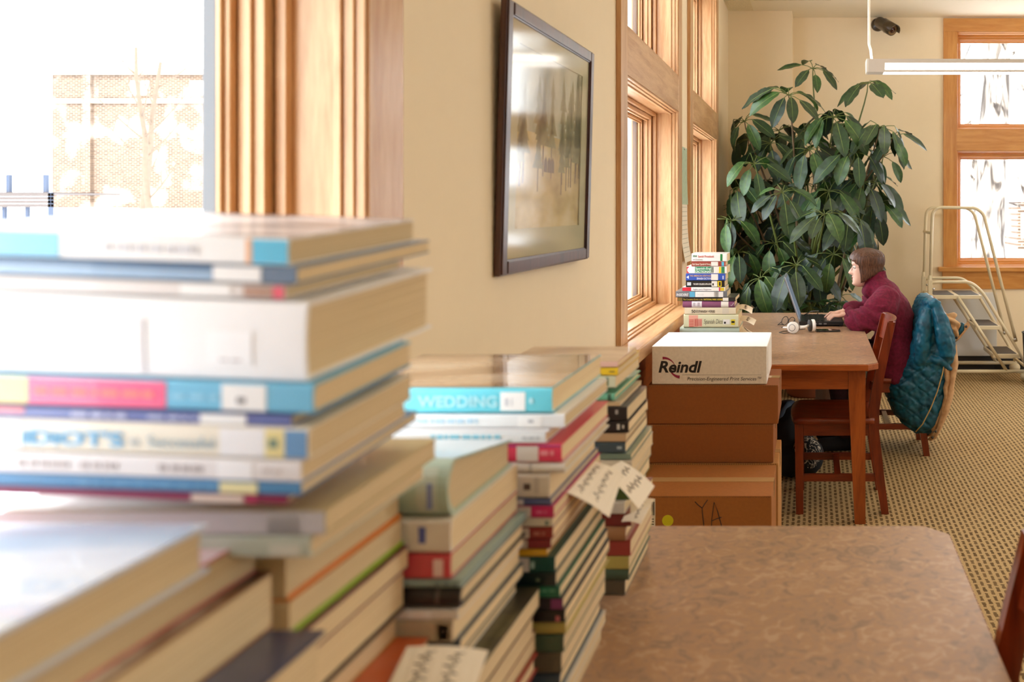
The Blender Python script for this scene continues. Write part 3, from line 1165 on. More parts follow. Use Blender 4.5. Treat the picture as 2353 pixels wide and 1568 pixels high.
def book(label, cov, x_r, y, z, L, W, T, segs=(), group=None, hard=False, rot=(0, 0, 0), tb=None, top=None, parent_mat=None, text=None, round_=None, cat='book', board=None):
    """a closed book lying flat, spine towards -y, tail towards +x. segs: (from right edge a, b, colour, zlo, zhi) on the spine.
    tb: thickness at the fore-edge; top: material for the printed front cover; edge: cover colour on the boards if not cov"""
    r = tag(empty('book', (x_r, y, z), rot), label, cat, group)
    cm = BK(cov)
    tb = T if tb is None else tb
    c = board or (.0028 if hard else .0014)
    o = .0035 if hard else .0008
    rd = (.3 if hard else .12) * T if round_ is None else round_ * T
    rd = min(rd, .02)
    out, inn = [], []
    out.append((W, 0))
    out.append((rd, 0))
    for k in range(1, 6):
        a = PI / 2 * k / 6
        out.append((rd - rd * math.sin(a), rd * .5 * (1 - math.cos(a)) * 2 if False else T * .5 * (1 - math.cos(a)) if hard else rd * (1 - math.cos(a))))
    if hard:
        out.append((0, T / 2))
        for k in range(5, 0, -1):
            a = PI / 2 * k / 6
            out.append((rd - rd * math.sin(a), T - T * .5 * (1 - math.cos(a))))
    else:
        out.append((0, rd))
        out.append((0, T - rd))
        for k in range(5, 0, -1):
            a = PI / 2 * k / 6
            out.append((rd - rd * math.sin(a), T - rd * (1 - math.cos(a))))
    out.append((rd, T))
    out.append((W, tb))
    inner = [(W, tb - c), (rd + c, T - c), (c * 1.2 + rd * .3, T * .75), (c * 1.2, T * .5), (c * 1.2 + rd * .3, T * .25), (rd + c, c), (W, c)]
    MB().prism(out + inner, -L, 0, None, lambda a, b, h: (h, a, b)).build('cover', cm, r)
    pg = MB().prism([(rd + c, c * 1.02), (W - o * 1.5, c * 1.02), (W - o * 1.5, tb - c * 1.02), (rd + c, T - c * 1.02), (c * 1.3, T * .5)], -L + o, -o, None, lambda a, b, h: (h, a, b))
    pg.build('page_block', PAGES, r)
    for s in segs:
        a, b, col = s[:3]
        lo, hi = (s[3], s[4]) if len(s) > 3 else (0.03, .97)
        y1 = -.0005
        zm = [lo * T, hi * T]
        if hard:
            rings = []
            for k in range(7):
                zz = zm[0] + (zm[1] - zm[0]) * k / 6
                q = zz / T
                aa = math.acos(max(-1, min(1, 1 - 2 * q))) if q <= .5 else math.acos(max(-1, min(1, 1 - 2 * (1 - q))))
                yy = rd - rd * math.sin(aa)
                rings.append([(-b, yy - .0007, zz), (-a, yy - .0007, zz), (-a, yy + .001, zz), (-b, yy + .001, zz)])
            MB().ring_loft(rings, None, False).build('spine_panel', BK(col), r)
        else:
            z0_, z1_ = max(zm[0], rd * .5), min(zm[1], T - rd * .5)
            MB().box(-b, -a, y1, .0008, z0_, z1_).build('spine_panel', BK(col), r)
    if top is not None:
        rx = MB()
        s0 = rd + .001
        rx.add([(-L + .001, s0, T + .0004), (-.001, s0, T + .0004), (-.001, W - .001, tb + .0004), (-L + .001, W - .001, tb + .0004)], [(0, 1, 2, 3)])
        rx.build('cover_print', top, r)
    if text:
        for (s, size, col, xa, zz, kw) in text:
            lettering(s, size, flat(col, .6, .02), r, (-xa, -.0009, zz), **kw)
    return r


def dashes(bk, xa, xb, z0, z1, col, seed=1, n=8, y=-.0008):
    """unreadable small print on a spine"""
    random.seed(seed)
    m = MB()
    x = -xb
    while x < -xa:
        wd = random.uniform(.004, .014)
        m.box(x, min(x + wd, -xa), y, 0, z0, z1)
        x += wd + random.uniform(.002, .004)
    m.build('small_print', flat(col, .6, .03), bk)


CW_PHOTO = ramp_noise('photo_cover', [(.35, (70, 62, 66)), (.46, (176, 160, 150)), (.56, (222, 216, 216)), (.66, (236, 232, 232))], 7, .4, (1, 3, 1), 4, coat=.15)
CW_TAN = ramp_noise('tan_photo_cover', [(.33, (120, 88, 62)), (.47, (186, 154, 122)), (.56, (206, 178, 148)), (.7, (226, 206, 180))], 8, .2, (.5, 2.0, 1), 4, coat=.8)
CW_PALE = ramp_noise('beige_cover', [(.35, (196, 168, 136)), (.6, (232, 212, 184))], 8, .4, (.5, 2, 1), 4, coat=.2)
CW_BLUE = ramp_noise('pale_blue_cover', [(.35, (168, 186, 206)), (.5, (206, 214, 226)), (.68, (236, 238, 242))], 5, .25, (1, 1.5, 1), 3, coat=.8)
CW_GREEN = ramp_noise('grey_green_cover', [(.35, (150, 164, 160)), (.5, (196, 208, 212)), (.68, (224, 230, 232))], 6, .3, coat=.5)
CW_OLIVE = ramp_noise('olive_photo_cover', [(.34, (26, 24, 16)), (.46, (62, 56, 38)), (.55, (96, 88, 56)), (.68, (54, 48, 36))], 12, .35, coat=.3)
CW_BROWN = ramp_noise('brown_photo_cover', [(.4, (58, 26, 14)), (.5, (120, 70, 40)), (.62, (226, 214, 200))], 7, .35, coat=.3)
CW_NAVY = ramp_noise('navy_cover', [(.35, (54, 60, 92)), (.6, (88, 94, 126))], 6, .3, coat=.4)
CW_RED = ramp_noise('red_orange_cover', [(.35, (186, 44, 22)), (.5, (214, 98, 40)), (.65, (208, 120, 104))], 6, .35, coat=.3)
ORD = ['topmost', 'second', 'third', 'fourth', 'fifth', 'sixth', 'seventh', 'eighth', 'ninth', 'tenth', 'eleventh', 'twelfth', 'thirteenth', 'fourteenth',
       'fifteenth', 'sixteenth', 'seventeenth', 'eighteenth', 'nineteenth', 'twentieth', 'twenty-first', 'twenty-second', 'twenty-third', 'twenty-fourth']


def stack(name, where, Y, rows, W0, L0, z_floor, pitch=0.0, roll=0.0, fill=True, fillcols=None, yaw=0.0, fx=None):
    """rows: (v_top, v_bottom, u_right, colour, look, dict) read off the photograph at the spine plane Y"""
    out = []
    p = Y / F
    n = len(rows)
    group = name
    prev = None
    for i, (vt, vb, ur, cov, look, kw) in enumerate(rows):
        kw = dict(kw)
        dy = kw.pop('dy', 0)
        yy = Y + dy
        q = yy / F
        z0, z1 = H - (vb - V0) * q, H - (vt - V0) * q
        if prev is not None:
            z1 = min(z1, prev - .0004)
        prev = z0
        x = (ur - U0) * q
        segs = []
        for s in kw.pop('segs', ()):
            a, b = (ur - s[1]) * q, (ur - s[0]) * q
            segs.append((a, b) + tuple(s[2:]))
        texts = []
        for s in kw.pop('text', ()):
            # word, u left, u right, colour, height fraction, extra
            T = z1 - z0
            texts.append((s[0], s[4] * T, s[3], (ur - s[1]) * q, T * (s[5] if len(s) > 5 else (1 - s[4] * .7) / 2), dict(width=(s[2] - s[1]) * q, bold=s[6] if len(s) > 6 else .0)))
        dash = kw.pop('dash', ())
        L = kw.pop('L', L0)
        W = kw.pop('W', W0)
        ordn = ORD[i] if i else 'topmost'
        lab = '%s, %s %s %s' % (look, ordn, 'in' if i == 0 else 'down in', where)
        rot = (kw.pop('pitch', pitch), kw.pop('roll', roll), kw.pop('yaw', yaw))
        b = book(lab, cov, x, yy, z0, L, W, z1 - z0, segs, group, rot=rot, text=texts, **kw)
        for s in dash:
            T = z1 - z0
            dashes(b, (ur - s[1]) * q, (ur - s[0]) * q, T * s[3], T * s[4], s[2], i + 1)
        out.append(b)
    return out


FC = [(196, 168, 130), (90, 80, 62), (160, 60, 50), (214, 206, 190), (60, 76, 90), (186, 170, 90), (120, 40, 36), (222, 214, 200), (70, 90, 70), (168, 120, 80)]


def filler(name, where, x, y, z_top, z_base, W, L, start, seed, tmin=.018, tmax=.034):
    """the plain lower books of a pile, seen only by their page edges"""
    random.seed(seed)
    hs = []
    z = z_top - .0004
    i = start
    while z - z_base > .004:
        t = random.uniform(tmin, tmax)
        if z - t - z_base < tmin:
            t = z - z_base
        col = FC[(i * 3 + seed) % len(FC)]
        nm = {0: 'tan', 1: 'olive', 2: 'red', 3: 'white', 4: 'slate', 5: 'mustard', 6: 'maroon', 7: 'cream', 8: 'green', 9: 'ochre'}[(i * 3 + seed) % len(FC)]
        lab = '%s-covered book showing its page ends, %s down in %s' % (nm, ORD[min(i, 23)], where)
        book(lab, col, x + random.uniform(-.008, .006), y + random.uniform(-.004, .008), z - t, L + random.uniform(-.015, .01), W + random.uniform(-.02, .01), t, (), name, hard=(i % 3 == 0))
        z -= t + .0004
        i += 1


# the tall middle-left stack, spines to the camera
A = [
    (548, 612, 660, W_, 'white paperback with a glossy photo cover and sky-blue end band', dict(L=.27, W=.215, top=CW_PHOTO, segs=[(580, 661, (94, 190, 222)), (566, 579, (236, 178, 128)), (-110, 136, (120, 196, 228))], dash=[(240, 455, (206, 204, 206), .35, .6)])),
    (615, 654, 680, (104, 124, 146), 'thin slate-blue paperback', dict(L=.28, W=.235, segs=[(490, 600, W_), (-100, 488, (150, 178, 204), .1, .6), (-100, 488, (58, 104, 146), .78, .97)])),
    (657, 689, 655, (222, 214, 208), 'thin pale paperback with a pink end band', dict(L=.27, W=.19, segs=[(628, 653, (228, 96, 116)), (415, 530, W_), (560, 626, (176, 140, 120), .1, .9)])),
    (697, 880, 700, (246, 245, 244), 'very thick white hardback', dict(L=.29, W=.225, hard=True, round_=.06, segs=[(480, 580, (252, 252, 252), .2, .62), (318, 334, (222, 218, 218), .05, .75)], dash=[(505, 560, (206, 200, 200), .24, .27)])),
    (885, 953, 718, (112, 186, 218), 'pink and sky-blue paperback', dict(L=.29, W=.165, segs=[(510, 612, W_), (65, 381, (246, 92, 136)), (-60, 64, (236, 212, 140))], dash=[(80, 360, (250, 136, 120), .4, .6), (395, 500, (150, 206, 230), .4, .55), (545, 565, (120, 116, 116), .3, .5)])),
    (956, 982, 668, (92, 102, 160), 'thin lavender-blue paperback', dict(L=.26, W=.2, segs=[(460, 566, W_), (-90, 56, (226, 130, 130), .45, .97)], dash=[(165, 290, (196, 196, 220), .3, .7), (340, 450, (186, 190, 216), .35, .65)])),
    (985, 1058, 707, (238, 228, 208), 'cream guidebook with blue lettering', dict(L=.28, W=.175, segs=[(655, 706, (104, 150, 194)), (610, 654, (234, 218, 150)), (505, 609, (240, 238, 238)), (-80, 50, W_)],
        text=[("iDiOT'S", 52, 284, (104, 178, 220), .62, .24, .03), ('to', 300, 322, (150, 170, 186), .4, .3), ('Successful', 340, 492, (150, 178, 194), .5, .28)], dash=[(618, 640, (120, 140, 120), .35, .65)])),
    (1061, 1110, 690, (232, 226, 224), 'white paperback with faint grey lettering', dict(L=.27, W=.175, segs=[(500, 580, (244, 242, 242))], dash=[(40, 165, (190, 178, 174), .35, .65), (185, 270, (190, 178, 174), .35, .65), (365, 465, (176, 166, 164), .35, .65), (600, 650, (200, 190, 186), .4, .6)])),
    (1112, 1140, 690, (74, 132, 178), 'thin blue paperback', dict(L=.27, W=.2, segs=[(505, 592, (232, 222, 168))], dash=[(180, 500, (120, 166, 200), .4, .6)])),
    (1142, 1160, 660, (132, 34, 74), 'thin plum paperback', dict(L=.26, W=.2, segs=[(440, 560, (224, 204, 190)), (565, 590, (176, 40, 90))])),
]
WH_A = 'the tallest stack'
stack('stacked books by the near window', WH_A, .68, A, .205, .27, TZ, math.radians(3.2), math.radians(2.0))
A2 = [
    (1172, 1230, 748, (196, 178, 132), 'tan paperback with a grey-white spine', dict(segs=[(-20, 747, (206, 204, 210)), (614, 690, (236, 234, 236), .1, .9)], pitch=0.02, tb=.016)),
    (1233, 1283, 712, (196, 204, 190), 'grey-green paperback', dict(segs=[(620, 690, (222, 222, 210), .1, .6)], dash=[(626, 680, (150, 158, 146), .7, .85)])),
]
for (vt, vb, ur, cov, look, kw), nm in zip(A2, ('eleventh', 'twelfth')):
    q = .70 / F
    segs = [((ur - s[1]) * q, (ur - s[0]) * q) + tuple(s[2:]) for s in kw['segs']]
    book('%s, %s down in %s' % (look, nm, WH_A), cov, (ur - U0) * q, .70, H - (vb - V0) * q, .26, .205, (vb - vt) * q, segs, 'stacked books by the near window', rot=(kw.get('pitch', 0), 0, 0), tb=None)
zz = H - (1283 - V0) * .70 / F - .0005
PG_ = (222, 196, 150)
LOW = [(.056, PG_, 'thick book with an orange lower cover', -.452, (226, 126, 38)), (.029, PG_, 'book with a lime-green lower cover', -.449, (150, 184, 40)),
       (.024, (112, 36, 72), 'purple-spined book', -.442, None), (.045, PG_, 'thick book with a blackish lower cover', -.447, (50, 26, 18)), (.030, (198, 160, 96), 'ochre book', -.455, None)]
for k, (t, cov, look, x, under) in enumerate(LOW):
    b = book('%s, %s down in %s' % (look, ORD[12 + k], WH_A), cov, x, .745, zz - t, .22, .205, t, (), 'stacked books by the near window')
    if under:
        MB().box(-.2195, .0015, .002, .2055, .0, .0048, None, .001).build('lower_board', BK(under), b)
    zz -= t + .0004
book('book with a red-orange cover sticking out, %s down in %s' % (ORD[17], WH_A), (206, 84, 40), -.420, .745, zz - .034, .24, .205, .034, (), 'stacked books by the near window', top=CW_RED)
zz -= .0344
filler('stacked books by the near window', WH_A, -.44, .748, zz, TZ, .195, .22, 18, 2, .024, .04)

# the nearest, lower stack at the bottom left corner
WH_0 = 'the nearest low stack'
G0 = 'near low stack of books'
rows0 = [(1.228, 1.192, -.455, (214, 220, 230), 'thick book with a pale blue glossy cover', CW_BLUE, .655),
         (1.1905, 1.160, -.470, (222, 120, 118), 'book with a pinkish-red cover edge', ramp_noise('pink_white_cover', [(.4, (226, 130, 140)), (.6, (240, 232, 232))], 5, .3), .734),
         (1.1595, 1.112, -.456, (150, 92, 44), 'book with a brown photo cover', CW_BROWN, .734),
         (1.1115, 1.060, -.410, (66, 72, 106), 'book with a dark navy cover', CW_NAVY, .73)]
for k, (z1, z0, x, cov, look, top, yf) in enumerate(rows0):
    Wd = .30
    book('%s, %s %s %s' % (look, ORD[k], 'in' if k == 0 else 'down in', WH_0), cov, x, yf - Wd, z0, .26, Wd, z1 - z0, (), G0, top=top, hard=(k in (0, 3)))
filler(G0, WH_0, -.44, .435, 1.0596, TZ, .27, .26, 4, 5, .03, .05)

# third stack: thick sea-green book on top
WH_1 = "the sea-green book's stack"
G1 = 'stack under the sea-green book'
q = .955 / F
b = book('thick sea-green hardback with a rounded hollow spine, topmost in %s' % WH_1, (176, 196, 178), (1027 - U0) * q, .955, H - (1196 - V0) * q, .2, .205, .062, [(.012, .034, (196, 206, 190), .1, .9)], G1, hard=True, tb=.034, top=CW_GREEN, round_=.32)
dashes(b, .016, .022, .012, .04, (130, 142, 186), 4)
B1 = [
    (1208, 1272, 1035, (232, 222, 206), 'cream paperback with a blue mark', dict(segs=[(962, 978, (84, 96, 170), .3, .8)])),
    (1275, 1332, 1035, (206, 72, 80), 'red paperback with a white label', dict(segs=[(996, 1018, (236, 206, 200), .1, .8)])),
    (1334, 1352, 1060, (150, 174, 168), 'thin sea-grey book', dict(dash=[(998, 1050, (110, 130, 130), .3, .7)])),
    (1354, 1400, 1057, (28, 28, 30), 'black book', dict(segs=[(1000, 1008, (90, 84, 80))])),
    (1403, 1425, 1052, (232, 226, 218), 'thin white book', dict(segs=[(936, 990, (246, 244, 242))])),
    (1428, 1478, 1040, (206, 190, 160), 'cream book with a boxed spine label', dict(segs=[(1000, 1036, (170, 156, 132)), (1006, 1030, (216, 206, 180), .15, .85)], dash=[(1014, 1022, (70, 62, 52), .4, .65)])),
]
rows = []
for i, (vt, vb, ur, cov, look, kw) in enumerate(B1):
    segs = [((ur - s[1]) * q, (ur - s[0]) * q) + tuple(s[2:]) for s in kw.get('segs', ())]
    z0, z1 = H - (vb - V0) * q, H - (vt - V0) * q
    if i:
        z1 = min(z1, zp - .0004)
    else:
        z1 = H - (1196 - V0) * q - .0005
    zp = z0
    edge = {0: (214, 190, 140), 1: (222, 70, 52), 2: (140, 24, 26), 3: (200, 170, 120), 4: (214, 180, 130), 5: (226, 206, 168)}[i]
    b = book('%s, %s down in %s' % (look, ORD[i + 1], WH_1), cov, (ur - U0) * q, .955, z0, .2, .218, z1 - z0, segs, G1, hard=i in (2, 3))
    for s in kw.get('dash', ()):
        T = z1 - z0
        dashes(b, (ur - s[1]) * q, (ur - s[0]) * q, T * s[3], T * s[4], s[2], i + 1)
filler(G1, WH_1, -.391, .962, zp, .952, .212, .21, 7, 3, .015, .022)
book('dark olive photo-covered book jutting out, tenth down in %s' % WH_1, (48, 44, 30), -.372, .96, .925, .22, .222, .0265, (), G1, top=CW_OLIVE)
filler(G1, WH_1, -.376, .962, .9246, TZ, .212, .22, 10, 6, .02, .032)

# fourth stack: the wedding book on top
WH_2 = "the wedding book's stack"
G2 = 'stack under the cyan wedding book'
B2 = [
    (893, 950, 1268, (104, 206, 224), 'bright cyan hardback titled WEDDING', dict(L=.30, W=.275, top=CW_TAN, segs=[(1150, 1207, (246, 244, 242), .1, .85)], text=[('WEDDING', 962, 1144, (178, 228, 236), .62, .26, .02)], dash=[(1160, 1178, (206, 206, 210), .3, .6), (1216, 1228, (190, 232, 240), .4, .6)])),
    (953, 984, 1297, (236, 238, 240), 'white paperback with faint blue lettering', dict(L=.25, W=.25, segs=[(1190, 1244, (248, 248, 248))], dash=[(960, 1098, (186, 214, 232), .35, .7), (1214, 1226, (180, 180, 186), .4, .6)])),
    (986, 993, 1262, (244, 244, 246), 'very thin white booklet', dict(L=.225, W=.25)),
    (994, 1019, 1253, (232, 236, 238), 'white paperback with cyan lettering', dict(L=.21, W=.25, dash=[(990, 1150, (136, 204, 226), .4, .75), (1200, 1240, (190, 196, 200), .35, .6)])),
    (1022, 1063, 1290, (222, 58, 92), 'raspberry-pink book', dict(W=.27, segs=[(1187, 1237, (226, 218, 208)), (1100, 1290, (60, 66, 150), .9, .995)], dash=[(1242, 1272, (240, 150, 160), .4, .65)])),
    (1065, 1089, 1297, (228, 222, 210), 'white round-spined book', dict(W=.26, hard=True, segs=[(1215, 1222, (190, 186, 176))])),
    (1091, 1146, 1262, (216, 204, 184), 'thick cream book with a dark square mark', dict(W=.25, segs=[(1203, 1219, (84, 66, 58), .35, .62), (1227, 1238, (196, 184, 166), .2, .9)])),
    (1148, 1162, 1266, (86, 92, 130), 'thin slate-blue book', dict(segs=[(1175, 1203, (214, 204, 196))])),
    (1164, 1191, 1272, (204, 34, 100), 'magenta book', dict(segs=[(1185, 1220, (224, 214, 200))], dash=[(1232, 1256, (226, 110, 150), .4, .6)])),
    (1192, 1211, 1270, (214, 204, 180), 'thin beige book', dict(segs=[(1253, 1260, (70, 110, 100), .2, .7)])),
    (1213, 1239, 1270, (140, 34, 28), 'brick-red book', dict(segs=[(1190, 1216, (214, 200, 180))], dash=[(1226, 1252, (190, 110, 90), .35, .6)])),
    (1240, 1262, 1266, (126, 20, 30), 'dark red book', dict(segs=[(1188, 1212, (206, 190, 170))])),
    (1264, 1279, 1256, (216, 164, 36), 'thin mustard-yellow book', dict()),
    (1281, 1317, 1275, (18, 70, 62), 'dark teal-green book', dict(segs=[(1190, 1216, (214, 204, 196))], dash=[(1220, 1228, (170, 200, 190), .3, .7)])),
    (1318, 1349, 1277, (16, 34, 32), 'green-black book', dict(dash=[(1232, 1240, (120, 130, 100), .4, .6)])),
    (1350, 1375, 1286, (22, 98, 72), 'emerald-green book', dict(dash=[(1244, 1276, (90, 150, 120), .6, .75)])),
    (1376, 1403, 1293, (30, 22, 30), 'blackish book with a purple spine panel', dict(segs=[(1266, 1293, (118, 44, 100), .1, .95)])),
    (1404, 1432, 1298, (20, 18, 20), 'black book with a small pink emblem', dict(segs=[(1277, 1286, (196, 110, 116), .1, .55)])),
]
stack(G2, WH_2, 1.19, B2, .262, .21, TZ)
filler(G2, WH_2, -.345, 1.19, H - (1432 - V0) * 1.19 / F, TZ, .262, .21, 18, 1, .018, .03)

# fifth stack, at the far end of the near table
WH_3 = 'the smallest near-table stack'
G3 = 'stack at the far end of the near table'
C3 = [
    (832, 844, 1420, (222, 180, 160), 'pinkish-tan book', dict(top=CW_PALE, W=.17, tb=.011)),
    (846, 863, 1420, (226, 190, 40), 'yellow-spined book', dict(dash=[(1400, 1412, (150, 120, 40), .4, .6)])),
    (865, 892, 1414, (206, 208, 176), 'pale green book', dict(segs=[(1392, 1398, (60, 110, 90), .2, .9)], W=.22)),
    (906, 922, 1412, (110, 180, 148), 'mint-green book', dict(W=.24, hard=True, segs=[(1396, 1404, (60, 100, 80))])),
    (924, 934, 1425, (196, 166, 124), 'thin tan book', dict()),
    (936, 968, 1441, (34, 28, 28), 'black book', dict(W=.19, dash=[(1414, 1420, (170, 160, 150), .5, .8)])),
    (970, 995, 1444, (30, 24, 24), 'black book with a pale mark', dict(W=.19, dash=[(1418, 1424, (206, 196, 180), .3, .8), (1430, 1434, (206, 196, 180), .4, .7)])),
    (997, 1016, 1438, (190, 156, 116), 'tan-brown book', dict(W=.2)),
    (1018, 1042, 1437, (66, 80, 86), 'blue-grey book', dict(dash=[(1418, 1430, (170, 180, 180), .4, .65)], W=.21)),
    (1044, 1057, 1450, (120, 138, 118), 'thin sage-green book', dict(W=.21)),
    (1059, 1090, 1452, (222, 208, 180), 'cream book', dict(W=.21)),
    (1092, 1118, 1448, (120, 130, 112), 'sage book', dict(W=.21)),
    (1120, 1150, 1446, (70, 90, 40), 'moss-green book', dict(W=.20)),
]
stack(G3, WH_3, 1.61, C3, .2, .21, TZ)
filler(G3, WH_3, -.342, 1.60, H - (1150 - V0) * 1.61 / F, TZ, .23, .22, 13, 4, .02, .03)


# paper slips with handwriting sticking out of the stacks
def slip(label, corners, seed, n=2, sag=.012):
    """corners: near-inner, near-outer, far-outer, far-inner (world)"""
    c = [Vector(p) for p in corners]
    r = tag(MB().box(0, .001, 0, .001, 0, .001).build('paper_slip'), label, 'paper', 'paper slips in the stacked books')
    m = MB()
    rings = []
    for k in range(9):
        t = k / 8
        a, b = c[0].lerp(c[1], t), c[3].lerp(c[2], t)
        s = Vector((0, 0, sag * math.sin(t * PI)))
        rings.append([a + s, b + s, b + s + Vector((0, 0, .0006)), a + s + Vector((0, 0, .0006))])
    m.ring_loft(rings, flat((244, 232, 212), .8, .02), False)
    me = m.mesh('paper_slip')
    old = r.data
    r.data = me
    bpy.data.meshes.remove(old)
    random.seed(seed)
    m = MB()
    for line in range(n):
        s0 = (.3 if n > 1 else .62) + .35 * line
        pts = []
        for k in range(26):
            t = .35 + .5 * k / 25
            u = s0 + .07 * math.sin(k * 2.4 + seed) + .04 * math.sin(k * 1.1)
            a, b = c[0].lerp(c[1], u), c[3].lerp(c[2], u)
            pts.append(a.lerp(b, .12 + .76 * (k / 25)) + Vector((0, 0, .0012 + sag * math.sin(u * PI))))
        m.tube(pts, .00045, None, 4)
    m.build('handwriting', flat((104, 90, 78), .7), r)
    return r


slip('long handwritten paper slip sticking out above the magenta book', [at(1290, 1128, 1.25), at(1400, 1190, 1.30) , at(1432, 1090, 1.42), at(1355, 1060, 1.42)], 1, 2, .004)
slip('rounded handwritten paper slip overhanging the near table, highest on the right', [at(1385, 1085, 1.48), at(1468, 1172, 1.42), at(1504, 1118, 1.56), at(1428, 1060, 1.6)], 2, 2, .004)
slip('short handwritten paper slip below the rounded one', [at(1428, 1200, 1.58), at(1472, 1206, 1.56), at(1503, 1148, 1.66), at(1450, 1150, 1.68)], 3, 1, .003)
slip('handwritten paper slip at the bottom edge of the picture', [at(880, 1600, .84), at(1075, 1630, .84), at(1122, 1497, .93), at(935, 1488, .90)], 4, 2, .003)

# ------------------------------------------------------------------ dictionaries on the far table
WH_S = 'the dictionary stack'
GS = 'dictionaries stacked on the far table'
YS = 4.06
q = YS / F
BLK = (26, 24, 26)
S = [
    (583, 601, 1671, 1589, W_, 'white phrasebook with a green corner band', [(1655, 1660, (40, 130, 70)), (1663, 1670, W_)], [('Spanish Phrasebook', 1604, 1640, (190, 70, 60), .42, .5, .01), ('SPEAK', 1592, 1602, (40, 120, 80), .36, .55, .02), ('and Dictionary', 1592, 1615, (110, 110, 110), .3, .15)], []),
    (602.5, 612, 1667, 1589, (152, 66, 56), 'brown-red travel guide', [(1634, 1650, LBL), (1658, 1664, (90, 180, 210)), (1664.5, 1666.5, (206, 80, 70))], [("Rick Steves' Spanish & Portug", 1591, 1633, (240, 226, 210), .6, .24, .01)], []),
    (613, 629, 1670, 1578, (244, 242, 236), 'white dictionary with a green title block', [(1597, 1640, (40, 136, 92), .1, .95), (1634, 1650, LBL), (1652, 1657, (226, 206, 50)), (1657.5, 1665, (50, 130, 90)), (1578, 1583, (206, 50, 70), .05, .95)], [('Spanish-Engl', 1598, 1634, (230, 244, 236), .45, .55, .01), ('DICTIONAR', 1598, 1634, (230, 244, 236), .4, .13, .02)], ['disc']),
    (630.5, 645, 1667, 1576, (50, 86, 180), 'blue Spanish dictionary', [(1634, 1650, LBL), (1660, 1663, (200, 206, 230), .2, .7)], [('THE AMERICAN HERITAGE', 1585, 1633, (216, 170, 120), .36, .58, .01), ('SPANISH DICTION', 1601, 1634, (226, 230, 240), .38, .16, .015)], ['speaker']),
    (646.5, 660, 1665, 1576, BLK, 'black Latin dictionary with a yellow spot', [(1635, 1648, LBL), (1649, 1658, (226, 196, 30))], [('THE NEW COLLEGE LATIN & ENG', 1593, 1635, (236, 234, 230), .36, .34, .02)], ['badge']),
    (661, 669.5, 1666, 1568, (244, 240, 238), 'white book with red spine ends', [(1568, 1588, (206, 40, 60)), (1652, 1655, (206, 40, 90)), (1655, 1664, (220, 190, 50), .1, .9), (1635, 1651, LBL)], [('Ingl\u00e9s para Hispanos', 1592, 1634, (96, 84, 110), .55, .28)], []),
    (672.5, 683.5, 1671, 1553, (110, 112, 118), 'grey guidebook with a pale title strip', [(1598, 1662, (238, 236, 234)), (1585, 1597, (90, 170, 206)), (1641, 1652, LBL)], [("INSIDERS'", 1555, 1582, (226, 228, 232), .6, .24, .02), ('CHOOSE', 1601, 1617, (206, 206, 206), .45, .3)], []),
    (684.5, 692, 1690, 1557, (30, 27, 26), 'black guidebook with yellow lettering', [(1661, 1674, LBL), (1558, 1568, (120, 100, 50))], [('The Complete Guide to the', 1570, 1615, (214, 180, 60), .62, .24), ('NATIONAL PARK LODGES', 1617, 1661, (226, 196, 50), .62, .24, .02)], []),
    (693.5, 707, 1688, 1569, (134, 76, 112), 'purple book with two white labels', [(1590, 1613, (226, 220, 228)), (1657, 1674, LBL)], [], ['tick', 'bars']),
    (708, 722.5, 1691, 1573, (226, 214, 186), 'cream verb book', [(1660, 1675, (214, 204, 184))], [('501', 1589, 1602, (50, 42, 36), .62, .24, .02), ('SPANISH VERBS', 1604, 1643, (70, 62, 54), .52, .27, .01)], []),
    (724, 753, 1697, 1571, (224, 224, 188), 'thick pale green Spanish dictionary', [(1662, 1677, (238, 238, 236), .25, .62), (1680, 1689, (226, 206, 30), .2, .62), (1583, 1604, (236, 170, 150), .02, .98), (1595, 1614, (236, 196, 178), .08, .7)], [('Spanish Dicti', 1617, 1661, (120, 120, 104), .5, .3)], ['hatch']),
    (754, 772, 1699, 1562, (176, 190, 176), 'wide grey-green hardback', [], [], []),
    (773, 800, 1692, 1572, (120, 90, 80), 'brown book half hidden by the white carton', [], [], []),
    (801, 832, 1690, 1575, (84, 96, 120), 'blue-grey book at the bottom', [], [], []),
]
zp = None
